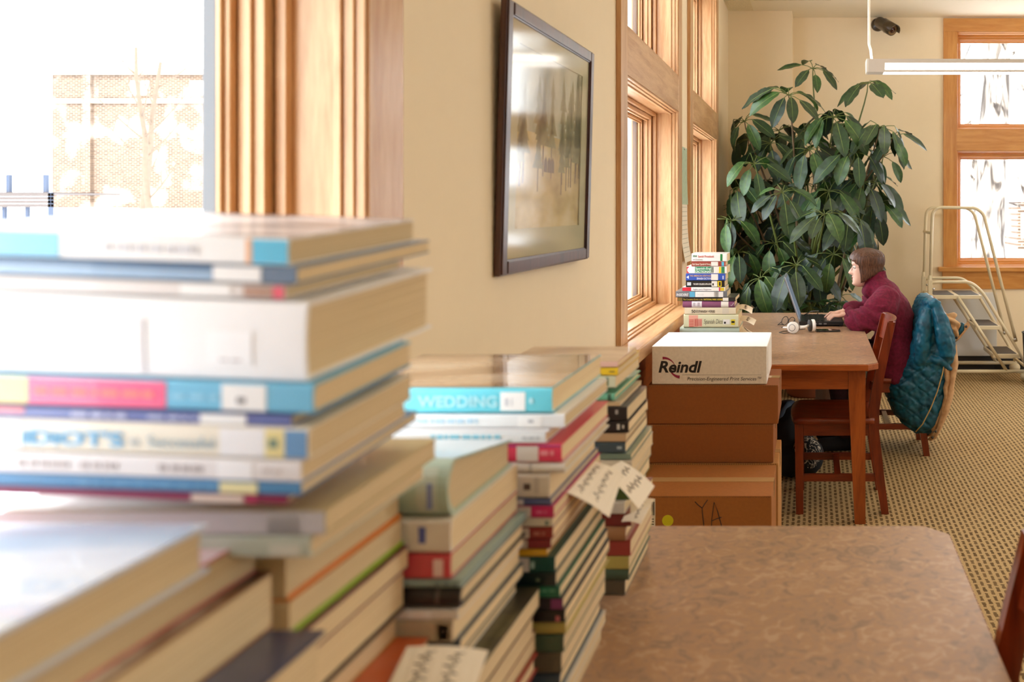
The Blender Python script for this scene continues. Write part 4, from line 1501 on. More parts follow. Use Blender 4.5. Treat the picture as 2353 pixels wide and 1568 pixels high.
for i, (vt, vb, ur, ul, cov, look, segs, texts, extra) in enumerate(S):
    z0, z1 = H - (vb - V0) * q, H - (vt - V0) * q
    if zp is not None:
        z1 = zp - .0005
    if i == len(S) - 1:
        z0 = TZ + .0005
    zp = z0
    T = z1 - z0
    sg = [((ur - s[1]) * q, (ur - s[0]) * q) + tuple(s[2:]) for s in segs]
    tx = [(s[0], s[4] * T, s[3], (ur - s[1]) * q, T * s[5], dict(width=(s[2] - s[1]) * q, bold=s[6] if len(s) > 6 else 0, shear=.2 if s[0] == 'Spanish Dicti' else 0)) for s in texts]
    b = book('%s, %s %s %s' % (look, ORD[i], 'in' if i == 0 else 'down in', WH_S), cov, (ur - U0) * q, YS + (.0 if i < 6 else -.004), z0, (ur - ul) * q, (.14, .13, .15, .15, .16, .16, .2, .21, .2, .2, .2, .23, .2, .2)[i], T, sg, GS, hard=(i in (8, 11)), text=tx,
             rot=(0, 0, (.0, .012, -.01, .008, 0, -.015, .01, -.008, .012, 0, -.006, 0, 0, 0)[i]))
    if 'disc' in extra:
        MB().cyl((-(ur - 1586) * q, -.0008, T * .5), T * .4, .001, 'Y', flat((250, 248, 244), .5), 20).build('emblem_disc', None, b)
    if 'speaker' in extra:
        xx = -(ur - 1581) * q
        MB().add([(xx - .008, -.001, T * .5), (xx + .004, -.001, T * .75), (xx + .004, -.001, T * .25)], [(0, 1, 2)], flat((220, 228, 240), .5)).build('emblem', None, b)
    if 'badge' in extra:
        MB().box(-(ur - 1579) * q, -(ur - 1588) * q, -.0008, 0, T * .25, T * .75, flat((200, 206, 212), .5)).build('publisher_badge', None, b)
        MB().box(-(ur - 1637) * q, -(ur - 1640) * q, -.001, 0, T * .25, T * .6, flat(BLK, .5)).box(-(ur - 1652) * q, -(ur - 1656) * q, -.001, 0, T * .2, T * .8, flat(BLK, .5)).build('label_mark', None, b)
    if 'bars' in extra:
        m = MB()
        for s in (1593, 1603):
            for k in range(3):
                m.box(-(ur - s) * q, -(ur - s - 5) * q, -.0012, 0, T * (.25 + .2 * k), T * (.35 + .2 * k))
        m.build('small_print', flat((150, 140, 150), .5), b)
    if 'tick' in extra:
        m = MB().tube([(-(ur - 1679) * q, 0, T * .35), (-(ur - 1682) * q, 0, T * .3), (-(ur - 1686) * q, 0, T * .75)], .0012, None, 5)
        m.build('spine_mark', flat((226, 214, 224), .5), b)
    if 'hatch' in extra:
        m = MB()
        for k in range(5):
            m.box(-(ur - 1584) * q, -(ur - 1594) * q, -.001, 0, T * (.08 + .12 * k), T * (.13 + .12 * k))
        for k in range(4):
            m.box(-(ur - 1597 - 4.2 * k) * q, -(ur - 1599 - 4.2 * k) * q, -.0012, 0, T * .12, T * .64)
        m.build('red_panel_lines', flat((206, 96, 84), .5), b)
        MB().box(-(ur - 1664) * q, -(ur - 1668) * q, -.001, 0, T * .3, T * .45, flat(BLK, .5)).box(-(ur - 1681) * q, -(ur - 1688) * q, -.001, 0, T * .36, T * .5, flat(BLK, .5)).build('label_mark', None, b)
for k, (p, lab) in enumerate([([at(1686, 712, 4.12), at(1728, 722, 4.05), at(1730, 708, 4.12), at(1690, 703, 4.2)], 'paper slip curling out of the cream verb book'),
                              ([at(1690, 740, 4.12), at(1732, 748, 4.05), at(1738, 736, 4.12), at(1694, 728, 4.2)], 'paper slip curling out of the thick pale green dictionary'),
                              ([at(1690, 768, 4.10), at(1742, 772, 4.04), at(1716, 757, 4.2), at(1694, 756, 4.22)], 'paper slip lowest at the foot of the dictionary stack')]):
    slip(lab, p, 20 + k, 1, .012)
# ------------------------------------------------------------------ umbrella plant in the corner
LEAF = [ramp_noise('umbrella_leaf', [(.35, a), (.65, b)], 9, .5, (1, 1, 1), 4, .15, coat=.12) for a, b in
        (((20, 46, 22), (38, 70, 32)), ((14, 36, 22), (28, 56, 34)), ((34, 64, 24), (56, 92, 34)), ((18, 40, 18), (44, 66, 28)))]
STEMG = flat((92, 104, 44), .5, .15)
WOODY = flat((104, 84, 58), .8, .2, 60, .3)


def leaf_mesh(k, droop, fold, wave):
    """one leaflet, base at the origin, tip along +x, upper face +z; drooping tip, V fold along the rib"""
    n, vs, fs = 9, [], []
    for i in range(n + 1):
        t = i / n
        wd = .17 * (math.sin(PI * min(1, t ** .8 * .97 + .03)) ** .75) * (.75 + .5 * t) if 0 < t < 1 else .012
        x = t * math.cos(droop * t * .8)
        z = -droop * t * t * .5
        for j, f in enumerate((-1, -.5, 0, .5, 1)):
            vs.append((x + .012 * wave * math.sin(i * 2.1 + j), f * wd, z + abs(f) * wd * fold + wave * .02 * math.sin(i * 1.9 + f * 3) * abs(f)))
    for i in range(n):
        for j in range(4):
            a = i * 5 + j
            fs.append((a, a + 1, a + 6, a + 5))
    m = MB().add(vs, fs, LEAF[k % 4], True)
    rib = MB()
    m.tube([vs[i * 5 + 2] for i in range(n)], [.009 * (1 - .09 * i) for i in range(n)], flat((120, 140, 70), .5), 5)
    return m.mesh('leaf')


LM = [leaf_mesh(k, (.25, .45, .6, .35)[k % 4], (.22, .12, .3, .18)[(k * 3) % 4], (.5, 1, .3)[k % 3]) for k in range(8)]
plant = tag(empty('umbrella_plant', (-.02, 6.9, 0)), 'tall dark green umbrella plant filling the corner behind the far table', 'plant')
PB = plant.location.copy()
# (u, v, depth, leaf length, count, droop in radians below the horizontal, sideways bias)
ROS = [(1812, 219, 6.5, .25, 9, .45), (1868, 158, 6.9, .19, 7, .35), (1994, 193, 6.7, .20, 8, .45), (1711, 279, 6.9, .20, 8, .6), (1913, 270, 6.6, .27, 9, .75),
       (1733, 377, 6.5, .22, 8, .6), (2022, 294, 6.5, .25, 9, .9), (1798, 443, 6.2, .22, 9, .55), (1895, 494, 6.1, .24, 9, .5), (1682, 508, 6.6, .25, 8, .8),
       (1748, 640, 6.3, .26, 8, .85), (1830, 610, 6.2, .24, 8, .8), (1860, 345, 6.6, .25, 9, .8), (1965, 350, 6.5, .26, 9, .95), (1985, 420, 6.6, .27, 8, .9),
       (2010, 470, 6.7, .26, 8, 1.05), (1950, 500, 6.4, .26, 8, 1.0), (1915, 585, 6.3, .27, 8, 1.0), (1700, 430, 6.8, .24, 8, .7), (1770, 330, 6.9, .23, 8, .7),
       (1850, 420, 6.8, .25, 8, .85), (1695, 580, 6.6, .25, 8, .9), (1780, 560, 6.7, .26, 8, .9), (1990, 540, 6.8, .24, 7, 1.05), (1880, 640, 6.6, .22, 7, .9),
       (1940, 400, 7.0, .26, 8, .8), (1810, 500, 7.0, .26, 8, .8), (1740, 480, 7.1, .25, 7, .8), (2030, 360, 6.9, .22, 8, .8), (1905, 440, 6.5, .26, 8, .9),
       (2050, 318, 6.5, .22, 5, .6), (1960, 290, 7.0, .22, 7, .6), (1755, 690, 6.5, .2, 7, .7), (1930, 680, 6.7, .17, 7, .6), (1870, 560, 6.9, .24, 7, .9)]
BACKR = [(1720, 320, 7.25, .25, 7, .6), (1790, 300, 7.3, .25, 7, .6), (1850, 300, 7.2, .26, 7, .7), (1900, 340, 7.3, .26, 7, .7), (1690, 470, 7.2, .26, 7, .8), (1750, 420, 7.3, .26, 8, .7), (1830, 370, 7.3, .26, 7, .7),
         (1870, 470, 7.3, .26, 8, .8), (1930, 470, 7.3, .27, 8, .8), (1980, 450, 7.2, .27, 8, .9), (1720, 560, 7.2, .26, 8, .8), (1780, 520, 7.3, .26, 8, .8), (1850, 540, 7.2, .27, 8, .8), (1920, 540, 7.3, .27, 8, .9),
         (1700, 640, 7.0, .26, 7, .8), (1760, 620, 7.2, .26, 8, .8), (1810, 660, 7.0, .26, 7, .8), (1880, 600, 7.2, .26, 8, .8), (1950, 590, 7.2, .26, 7, .9), (1730, 690, 6.9, .25, 7, .7), (2010, 420, 7.3, .25, 6, .9), (1850, 690, 7.0, .24, 6, .7)]
random.seed(21)
nleaf = 0
back = MB()


def rosette(k, u, v, Y, L, cnt, dr, single):
    """stalk, petioles and leaflets round one growing tip"""
    global nleaf
    c = at(u, v, Y)
    base = Vector((PB.x + random.uniform(-.16, .16), PB.y + random.uniform(-.14, .14), .42))
    s = MB()
    mid = base.lerp(c, .55) + Vector((random.uniform(-.1, .1) - .2 * (c.x - base.x), random.uniform(0, .15), .12))
    q3 = c - Vector((random.uniform(-.05, .05), -.06, .14))
    pts = []
    for i in range(11):
        t = i / 10
        pts.append(base * (1 - t) ** 3 + mid * 3 * t * (1 - t) ** 2 + q3 * 3 * t * t * (1 - t) + c * t ** 3)
    for p in pts:
        p.x = max(p.x, XW + .04)
        p.y = min(p.y, 7.55)
    s.tube([p - PB for p in pts], [.013 - .0009 * i for i in range(11)], WOODY if k % 3 == 0 else STEMG, 7)
    a0 = random.uniform(0, 6.28)
    nrm = Vector((random.uniform(-.45, .45) + .35 * (c.x - PB.x), random.uniform(-.95, -.2), random.uniform(.55, 1.0))).normalized()
    e1 = nrm.orthogonal().normalized()
    e2 = nrm.cross(e1)
    for j in range(cnt):
        a = a0 + 2 * PI * j / cnt + random.uniform(-.22, .22)
        d = e1 * math.cos(a) + e2 * math.sin(a)
        e = random.uniform(-.2, .25)
        pd = (d + nrm * random.uniform(-.05, .4)).normalized()
        tip = c + pd * L * random.uniform(.28, .5)
        s.tube([c - PB, (c + tip) / 2 + nrm * .008 - PB, tip - PB], [.004, .003, .003], STEMG, 5)
        ld = (d * math.cos(dr * .6 + e) - nrm * math.sin(dr * .35 + e) + Vector((0, 0, -.55 * dr - .25 * max(0, d.z)))).normalized()
        up = nrm * .9 + Vector((0, -.3, .5)) + d * .3
        yv = up.cross(ld)
        if yv.length < .05:
            yv = Vector((1, 0, 0))
        yv.normalize()
        Ls = L * random.uniform(.85, 1.25)
        end = tip + ld * Ls
        tip.x = max(tip.x, XW + .10)
        tip.y = min(tip.y, 7.58)
        if end.x < XW + .10:
            ld.x = max(ld.x, (XW + .10 - tip.x) / Ls)
        if end.y > 7.6:
            ld.y = min(ld.y, (7.6 - tip.y) / Ls)
        ld.normalize()
        yv = (yv - ld * yv.dot(ld)).normalized()
        zv = ld.cross(yv)
        M = Matrix((ld, yv, zv)).transposed().to_4x4() @ Matrix.Diagonal((Ls, Ls * random.uniform(1.05, 1.4), Ls, 1))
        M.translation = tip - PB
        me = LM[random.randrange(8)]
        if not single or nleaf >= 299:
            back.add([M @ q.co for q in me.vertices], [tuple(f.vertices) for f in me.polygons], me.materials[0], True)
            continue
        o = bpy.data.objects.new('leaf', me)
        COL.objects.link(o)
        o.parent = plant
        o.matrix_local = M
        nleaf += 1
    s.build('stem', None, plant)


for k, row in enumerate(ROS):
    rosette(k, *row, True)
for k, row in enumerate(BACKR):
    rosette(k, *row, False)
bk_ = back.build('foliage', None, plant)
bk_['kind'] = 'stuff'
for k in range(3):
    x0 = -.12 + .11 * k
    MB().tube([(x0, -.05 + .06 * k, .38), (x0 - .02, 0, .62), (x0 + .03 * (k - 1), .02, .92), (x0 + .06 * (k - 1), .0, 1.3)], [.024, .02, .017, .012], WOODY, 9).build('trunk', None, plant)
pot = tag(empty('plant_pot', (-.02, 6.9, 0)), 'round terracotta pot on the carpet holding the umbrella plant', 'pot')
MB().ring_loft([[(r_ * math.cos(2 * PI * j / 28), r_ * math.sin(2 * PI * j / 28), z) for j in range(28)] for r_, z in
                ((.19, 0), (.2, .02), (.25, .36), (.275, .36), (.275, .43), (.25, .43), (.24, .37))], flat((150, 84, 54), .8), True).build('pot_body', None, pot)
MB().cyl((0, 0, .34), .235, .04, 'Z', flat((52, 40, 32), .95, .2, 90, .5), 28).build('soil', None, pot)
# small low seedling plant right of the laptop
sp = tag(empty('seedling_plant', at(1905, 760, 6.4)), 'low seedling plant peeping over the far edge of the far table', 'plant')
random.seed(8)
for (u, v, cnt) in ((1880, 695, 6), (1905, 702, 6), (1928, 694, 6), (1862, 704, 5)):
    c = at(u, v, 6.4) - sp.location
    MB().tube([(0, 0, 0), c * .5 + Vector((0, .02, .03)), c], .004, STEMG, 6).build('stem', None, sp)
    for j in range(cnt):
        a = 2 * PI * j / cnt + random.random()
        ld = Vector((math.cos(a), math.sin(a) * .7, random.uniform(-.5, .35))).normalized()
        yv = Vector((0, -.5, 1)).cross(ld).normalized()
        o = bpy.data.objects.new('leaf', LM[random.randrange(8)])
        COL.objects.link(o)
        o.parent = sp
        M = Matrix((ld, yv, ld.cross(yv))).transposed().to_4x4() @ Matrix.Scale(random.uniform(.08, .12), 4)
        M.translation = c + ld * .015
        o.matrix_local = M
s = MB().cyl((0, 0, -sp.location.z), .1, .36, 'Z', flat((96, 70, 52), .8), 24)
s.build('pot', None, sp)
MB().tube([(0, 0, -sp.location.z + .34), (.01, 0, -.15), (0, 0, 0)], .006, STEMG, 6).build('stem', None, sp)

# ------------------------------------------------------------------ the person at the laptop
PY = 5.36
SKIN = ramp_noise('skin', [(.3, (226, 176, 152)), (.7, (240, 198, 176))], 14, .5, detail=3)
FLEECE = ramp_noise('maroon_fleece', [(.3, (90, 8, 36)), (.7, (122, 19, 54))], 60, .95, bump=.35)
HAIRM = ramp_noise('brown_hair', [(.35, (62, 38, 26)), (.65, (112, 74, 52))], 20, .45, (14, 14, 1.2), 5, .3)
DARKC = flat((26, 22, 26), .85, .2, 60)
person = tag(empty('person', (.42, PY, .46)), 'seated person in a maroon fleece with short brown hair and glasses, typing', 'person')
PO = Matrix.Translation(-person.location)


def W(x, y, z):
    return Vector((x, y, z)) - person.location


HP = Vector((.325, PY, .992))
HR = Matrix.Rotation(math.radians(-3), 3, 'Y')
PROF = [(-.004, -.052, -.02, .02), (.004, -.074, .0, .032), (.016, -.083, .012, .042), (.032, -.083, .03, .050), (.05, -.081, .05, .056), (.075, -.081, .075, .062), (.1, -.081, .09, .067),
        (.12, -.079, .097, .071), (.14, -.085, .101, .074), (.165, -.083, .1, .075), (.19, -.067, .086, .066), (.207, -.04, .058, .045), (.216, -.012, .025, .02)]


def head_pt(i, th, grow=0.0):
    z, f, b, hw = PROF[i]
    cx, ax = (f + b) / 2, (b - f) / 2
    ex = 2.3
    ct, st = math.cos(th), math.sin(th)
    rr = (abs(ct) ** ex + abs(st) ** ex) ** (-1 / ex)
    x, y = cx - (ax + grow) * rr * ct, (hw + grow) * rr * st
    return Vector((x, y, z))


body = MB()
rings = []
NT = 48
zs = [(i, t) for i in range(len(PROF) - 1) for t in (0, .34, .67)] + [(len(PROF) - 1, 0)]
for i, t in zs:
    r = []
    for j in range(NT):
        th = 2 * PI * j / NT
        p = head_pt(i, th)
        if t:
            p = p.lerp(head_pt(i + 1, th), t)
        if math.cos(th) > .1:
            y, z = p.y, p.z
            front = math.cos(th)
            # nose, lips, chin, eye sockets, brow
            if .066 < z < .132:
                k = (.132 - z) / .05 if z > .082 else max(0, (z - .066) / .016)
                p.x -= .031 * min(1, k) * math.exp(-(y / (.010 + .006 * min(1, k))) ** 2)
            p.x -= .0075 * math.exp(-((z - .057) / .006) ** 2) * math.exp(-(y / .02) ** 2)
            p.x -= .0065 * math.exp(-((z - .043) / .006) ** 2) * math.exp(-(y / .018) ** 2)
            p.x += .004 * math.exp(-((z - .050) / .003) ** 2) * math.exp(-(y / .02) ** 2)
            p.x -= .007 * math.exp(-((z - .014) / .012) ** 2) * math.exp(-(y / .02) ** 2)
            p.x += .010 * math.exp(-((z - .118) / .012) ** 2) * math.exp(-((abs(y) - .032) / .015) ** 2)
            p.x -= .004 * math.exp(-((z - .138) / .008) ** 2) * math.exp(-((abs(y) - .03) / .02) ** 2)
            p.x += .006 * math.exp(-((z - .125) / .01) ** 2) * math.exp(-(y / .012) ** 2)
        r.append(HP + HR @ p - person.location)
    rings.append(r)
body.ring_loft(rings)
# ears
for sy in (-1, 1):
    body.ball(HP + HR @ Vector((.012, sy * .072, .1)) - person.location, (.018, .008, .031), None, 12)
    body.ball(HP + HR @ Vector((.012, sy * .071, .08)) - person.location, (.010, .007, .012), None, 10)
# neck, torso, pelvis, legs
body.capsule(W(.355, PY, 1.04), W(.40, PY, .96), .052, .062)
body.capsule(W(.41, PY, .95), W(.49, PY, .76), .075, .105)
body.capsule(W(.49, PY, .76), W(.50, PY, .57), .125, .125)
for sy in (-1, 1):
    body.capsule(W(.415, PY + sy * .08, .95), W(.425, PY + sy * .165, .935), .055, .055)
    body.capsule(W(.50, PY + sy * .08, .555), W(.12, PY + sy * .10, .57), .085, .058)
    body.capsule(W(.12, PY + sy * .10, .56), W(.20, PY + sy * .11, .12), .055, .038)
    body.capsule(W(.21, PY + sy * .11, .06), W(.04, PY + sy * .12, .04), .036, .03)
# arms: shoulder, elbow on the table, wrist at the keyboard
ARM = {-1: ((.425, 5.185, .925), (.32, 5.13, .80), (.215, 5.335, .822)), 1: ((.425, 5.53, .925), (.34, 5.60, .80), (.20, 5.49, .822))}
for sy in (-1, 1):
    s_, e_, w_ = [W(*p) for p in ARM[sy]]
    body.capsule(s_, e_, .046, .036)
    body.capsule(e_, w_, .036, .024)
    d = (W(*ARM[sy][2]) - W(*ARM[sy][1]))
    # palm faces down, fingers forward (-x), a little inward
    P0 = Vector(ARM[sy][2])
    f = Vector((-1, -sy * .18, -.12)).normalized()
    sd = Vector((0, 1, 0)) * -sy
    sd = (sd - f * sd.dot(f)).normalized()          # towards the thumb (inner side)
    up = Vector((0, 0, 1))
    for k in range(4):
        o = (.026 - .0175 * k)
        body.capsule(P0 + f * .004 + sd * o * .6 - person.location, P0 + f * .062 + sd * o - up * .006 - person.location, .0125, .0105, None, 10)
    for k in range(4):
        o = .029 - .0195 * k
        L = (.068, .076, .071, .056)[k]
        spread = sd * (.010 - .006 * k)
        a = P0 + f * .06 + sd * o - up * .006
        b = a + f * L * .5 + spread * .5 + up * (.004 if k != 1 else .010)
        c_ = b + f * L * .3 + spread * .25 - up * .012
        e2 = c_ + f * L * .2 - up * .013
        for p, q2, r1, r2 in ((a, b, .0085, .0078), (b, c_, .0078, .0068), (c_, e2, .0068, .006)):
            body.capsule(p - person.location, q2 - person.location, r1, r2, None, 10)
    a = P0 + f * .018 + sd * .022 - up * .008
    b = a + (f * .6 + sd * .75 - up * .25).normalized() * .036
    c_ = b + (f * .85 + sd * .35 - up * .2).normalized() * .03
    body.capsule(a - person.location, b - person.location, .0115, .009, None, 10)
    body.capsule(b - person.location, c_ - person.location, .009, .0065, None, 10)
remeshed(body, 'body', SKIN, .0032, 3, person)

# eyes, brows, lips
for sy in (-1, 1):
    e = HP + HR @ Vector((-.0655, sy * .032, .119)) - person.location
    ey = MB().ball(e, .0115, flat((238, 234, 230), .2), 14).build('eye', None, person)
    MB().ball(e + Vector((-.0075, 0, -.002)), .0058, flat((60, 70, 70), .15), 10).build('iris', None, ey)
    MB().tube([HP + HR @ Vector((-.078 + .0010 * k * k * 1.6, sy * (.020 + .0065 * k), .1365 + .0012 * k - .0004 * k * k)) - person.location for k in range(5)], [.0018, .0026, .0026, .002, .001], HAIRM, 6).build('eyebrow', None, person)
m = MB()
for z, ln in ((.0565, .017), (.0445, .015)):
    pts = []
    for k in range(7):
        y = ln * (k - 3) / 3
        pts.append(HP + HR @ Vector((-.0868 + (y / .02) ** 2 * .011, y, z)) - person.location)
    m.tube(pts, [.0006, .0022, .0032, .0034, .0032, .0022, .0006], None, 8)
m.build('lips', flat((186, 96, 92), .45, .04), person)

# bobbed hair with a fringe
def hair_pt(th, t, grow):
    """th 0 = front; t 0 at the crown .. 1 at the cut edge"""
    a = abs((th + PI) % (2 * PI) - PI)
    if a < .5:
        zl = .170
    elif a < 1.0:
        zl = .170 - (a - .5) / .5 * .032
    elif a < 1.25:
        zl = .138 - ((a - 1.0) / .25) ** 1.3 * .114
    elif a < 1.9:
        zl = .024 + (a - 1.25) / .65 * .036
    else:
        zl = .060 + min(1, (a - 1.9) / .8) * .012
    z = .216 - (.216 - zl) * t
    k = 0
    while k < len(PROF) - 2 and PROF[k + 1][0] < z:
        k += 1
    q = (z - PROF[k][0]) / (PROF[k + 1][0] - PROF[k][0])
    q = max(0, min(1, q))
    p = head_pt(k, th, grow).lerp(head_pt(k + 1, th, grow), q)
    if z < .115 and a > .8:      # below the ears the bob hangs straight instead of following the jaw
        z1 = .115
        kk = 6
        pp = head_pt(kk, th, grow * 1.0)
        f = min(1, (.115 - z) / .03)
        p.x = p.x + (pp.x - p.x) * (1 if a > 1.3 else .55)
        p.y = p.y + (pp.y - p.y) * (.95 - .25 * (.115 - z) / .08)
        if a > 1.75:
            p.x -= .022 * ((.115 - z) / .05) ** 2 * min(1, (a - 1.75) / .6)
    p.z = z + grow * (1 - t) ** 1.5 * 1.15
    return p


hr = MB()
NH, NV = 120, 16
outer, inner = [], []
for i in range(NV + 1):
    t = (i / NV) ** .8
    ro, ri = [], []
    for j in range(NH):
        th = 2 * PI * j / NH
        g = .020 + .0018 * math.sin(j * 2.7 + 2 * math.sin(i * .35)) + .002 * noise.noise(Vector((j * .35, i * .12, 0)))
        g *= (.55 + .45 * min(1, t * 3)) * (1 - .25 * max(0, t - .75) * 4 * .6)
        jag = .004 * math.sin(j * 5.1) * (t > .95)
        po = hair_pt(th, t, g)
        po.z += jag
        ro.append(HP + HR @ po - person.location)
        ri.append(HP + HR @ hair_pt(th, t, .003) - person.location)
    outer.append(ro)
    inner.append(ri)
top = HP + HR @ Vector((.006, 0, .236)) - person.location
vs = [top] + [p for r in outer for p in r] + [p for r in reversed(inner) for p in r]
fs = [(0, 1 + j, 1 + (j + 1) % NH) for j in range(NH)]
R_ = 2 * (NV + 1)
for i in range(R_ - 1):
    for j in range(NH):
        a, b = 1 + i * NH + j, 1 + i * NH + (j + 1) % NH
        fs.append((a, b, b + NH, a + NH))
hr.add(vs, fs, None, True)
# loose strands in front of the ear
for sy in (-1, 1):
    for k in range(4):
        hr.tube([HP + HR @ Vector((-.022 + .007 * k, sy * (.082 - .001 * k), .13)) - person.location, HP + HR @ Vector((-.020 + .006 * k, sy * .078, .07)) - person.location,
                 HP + HR @ Vector((-.026 + .005 * k, sy * .066, .016 + .006 * (k % 2))) - person.location], [.004, .0035, .001], None, 6)
hr.build('hair', HAIRM, person)

# glasses on the face
gl = MB()
for sy in (-1, 1):
    c = Vector((-.089, sy * .031, .114))
    gl.tube([HP + HR @ (c + Vector((.006 * abs(math.cos(a)) if sy * math.cos(a) > 0 else 0, .021 * math.cos(a), .014 * math.sin(a)))) - person.location for a in [2 * PI * k / 20 for k in range(21)]], .0009, None, 6)
    gl.tube([HP + HR @ Vector(p) - person.location for p in ((-.083, sy * .052, .117), (-.04, sy * .071, .118), (.012, sy * .0765, .112), (.022, sy * .076, .1))], .0009, None, 6)
gl.tube([HP + HR @ Vector((-.092 - .004 * (1 - (k / 3) ** 2), .0034 * k, .117 + .001 * (3 - abs(k)))) - person.location for k in range(-3, 4)], .0009, None, 6)
g_ = gl.build('glasses', flat((120, 96, 80), .3, metal=.7), person)
for sy in (-1, 1):
    MB().ball(HP + HR @ Vector((-.089, sy * .031, .114)) - person.location, (.001, .02, .0135), GLASS, 14).build('lens', None, g_)

# fleece: torso, collar and full sleeves as one garment
fl = MB()
SP = [((.500, .43), .165, .235), ((.510, .52), .165, .23), ((.508, .62), .15, .215), ((.500, .72), .134, .21), ((.488, .80), .130, .215), ((.455, .88), .122, .22), ((.425, .945), .105, .20), ((.398, .99), .085, .145), ((.375, 1.02), .07, .095)]
rings = []
for (x, z), dx, dy in SP:
    k = SP.index(((x, z), dx, dy))
    tl = (0, .05, .0, .1, .2, .35, .5, .55, .5)[k]
    rings.append([W(x + dx * math.cos(a) * math.cos(tl), PY + dy * math.sin(a) * (1 - .12 * abs(math.cos(a))), z + dx * math.cos(a) * math.sin(tl) * .8) for a in [2 * PI * j / 40 for j in range(40)]])
fl.ring_loft(rings)
SL = {-1: [(.43, 5.19, .925, .085), (.40, 5.145, .88, .094), (.345, 5.11, .83, .088), (.295, 5.11, .806, .072), (.255, 5.15, .806, .07), (.255, 5.22, .811, .060), (.23, 5.285, .818, .048), (.22, 5.315, .822, .037)],
      1: [(.43, 5.53, .925, .085), (.41, 5.57, .88, .092), (.37, 5.60, .83, .085), (.335, 5.60, .805, .066), (.29, 5.57, .815, .06), (.25, 5.535, .82, .052), (.22, 5.508, .822, .042), (.208, 5.497, .822, .035)]}
for sy in (-1, 1):
    p = SL[sy]
    for a, b in zip(p, p[1:]):
        fl.capsule(W(*a[:3]), W(*b[:3]), a[3], b[3], None, 18)
fl.capsule(W(.345, PY - .05, .965), W(.345, PY + .05, .965), .05, .05)
fl.capsule(W(.335, PY - .02, 1.0), W(.335, PY + .02, 1.0), .032, .032)
# standing collar, open at the throat
cr = []
for z, r1 in ((.985, .098), (1.02, .083), (1.052, .074), (1.078, .074)):
    cr.append((z, r1))
for q in range(22):
    a0, a1 = math.radians(-148 + q * 13.45), math.radians(-148 + (q + 1) * 13.45)
    for (z0_, r0_), (z1_, r1_) in zip(cr, cr[1:]):
        dz = -.03 * max(0, -math.cos(a0))
        for (za, ra) in ((z0_, r0_), (z1_, r1_)):
            cx = .388 - (za - .985) * .22
            fl.ball(W(cx + ra * math.cos(a0) * .95, PY + ra * math.sin(a0) * .82, za + dz), .0125, None, 8)


def fleece_folds(co, n):
    g = co + person.location
    k = noise.noise(Vector((g.x * 9, g.y * 7, g.z * 14))) * .009 + noise.noise(Vector((g.x * 30, g.y * 22, g.z * 26))) * .0035
    if g.z < .9 and g.x < .42:
        k += .009 * math.sin(64 * (g.x * .7 + g.z) + 6 * noise.noise(g * 6))
    return co + n * k


fo = remeshed(fl, 'fleece_jacket', FLEECE, .0075, 6, person, fleece_folds)
# trousers and shoes under the table
tr = MB()
for sy in (-1, 1):
    tr.capsule(W(.50, PY + sy * .08, .555), W(.12, PY + sy * .10, .575), .098, .072)
    tr.capsule(W(.12, PY + sy * .10, .57), W(.195, PY + sy * .11, .12), .07, .055)
tr.capsule(W(.52, PY - .08, .55), W(.52, PY + .08, .55), .1, .1)
remeshed(tr, 'trousers', ramp_noise('dark_cloth', [(.3, (40, 14, 22)), (.7, (58, 20, 32))], 50, .9), .009, 5, person)
for sy in (-1, 1):
    sh = MB()
    sh.capsule(W(.22, PY + sy * .11, .05), W(.05, PY + sy * .12, .045), .045, .04)
    sh.capsule(W(.20, PY + sy * .11, .10), W(.205, PY + sy * .11, .06), .045, .048)
    remeshed(sh, 'shoe', DARKC, .008, 3, person)

# ------------------------------------------------------------------ teal quilted coat over the chair back
TEAL = ramp_noise('teal_lining', [(.3, (2, 68, 92)), (.7, (6, 102, 130))], 25, .5, bump=.25, coat=.15)
TANF = ramp_noise('tan_shell', [(.3, (184, 140, 94)), (.7, (214, 174, 128))], 30, .75, bump=.3)
coat = tag(empty('quilted_coat', (.68, 5.1, .3)), 'teal quilted coat with a tan outer side hung over the chair back', 'coat')
CP = coat.location.copy()
YC = 5.12


def px(u, v, Y=YC):
    p = at(u, v, Y)
    return p.x, p.z


# silhouette of the hanging lining, top to bottom: v, u left, u right, half depth (y)
CS = [(688, 2130, 2150, .19), (693, 2122, 2157, .215), (704, 2116, 2164, .225), (718, 2110, 2170, .235), (735, 2105, 2177, .24), (770, 2098, 2184, .245), (800, 2092, 2190, .25), (835, 2082, 2194, .25),
      (870, 2060, 2194, .24), (885, 2040, 2193, .24), (905, 2040, 2190, .235), (930, 2044, 2186, .23), (955, 2054, 2180, .22), (980, 2072, 2170, .21), (1000, 2098, 2160, .17), (1012, 2122, 2150, .10)]
rings = []
for v, ul, ur, hd in CS:
    x0, z = px(ul, v)
    x1, _ = px(ur, v)
    cx, rx = (x0 + x1) / 2, (x1 - x0) / 2
    r = []
    for j in range(128):
        a = 2 * PI * j / 128
        ct, st = math.cos(a), math.sin(a)
        k = (abs(ct) ** 3.4 + abs(st) ** 3.4) ** (-1 / 3.4)
        r.append(Vector((cx + rx * ct * k, 5.315 + hd * st * k, z)) - CP)
    rings.append(r)
cm_ = MB()
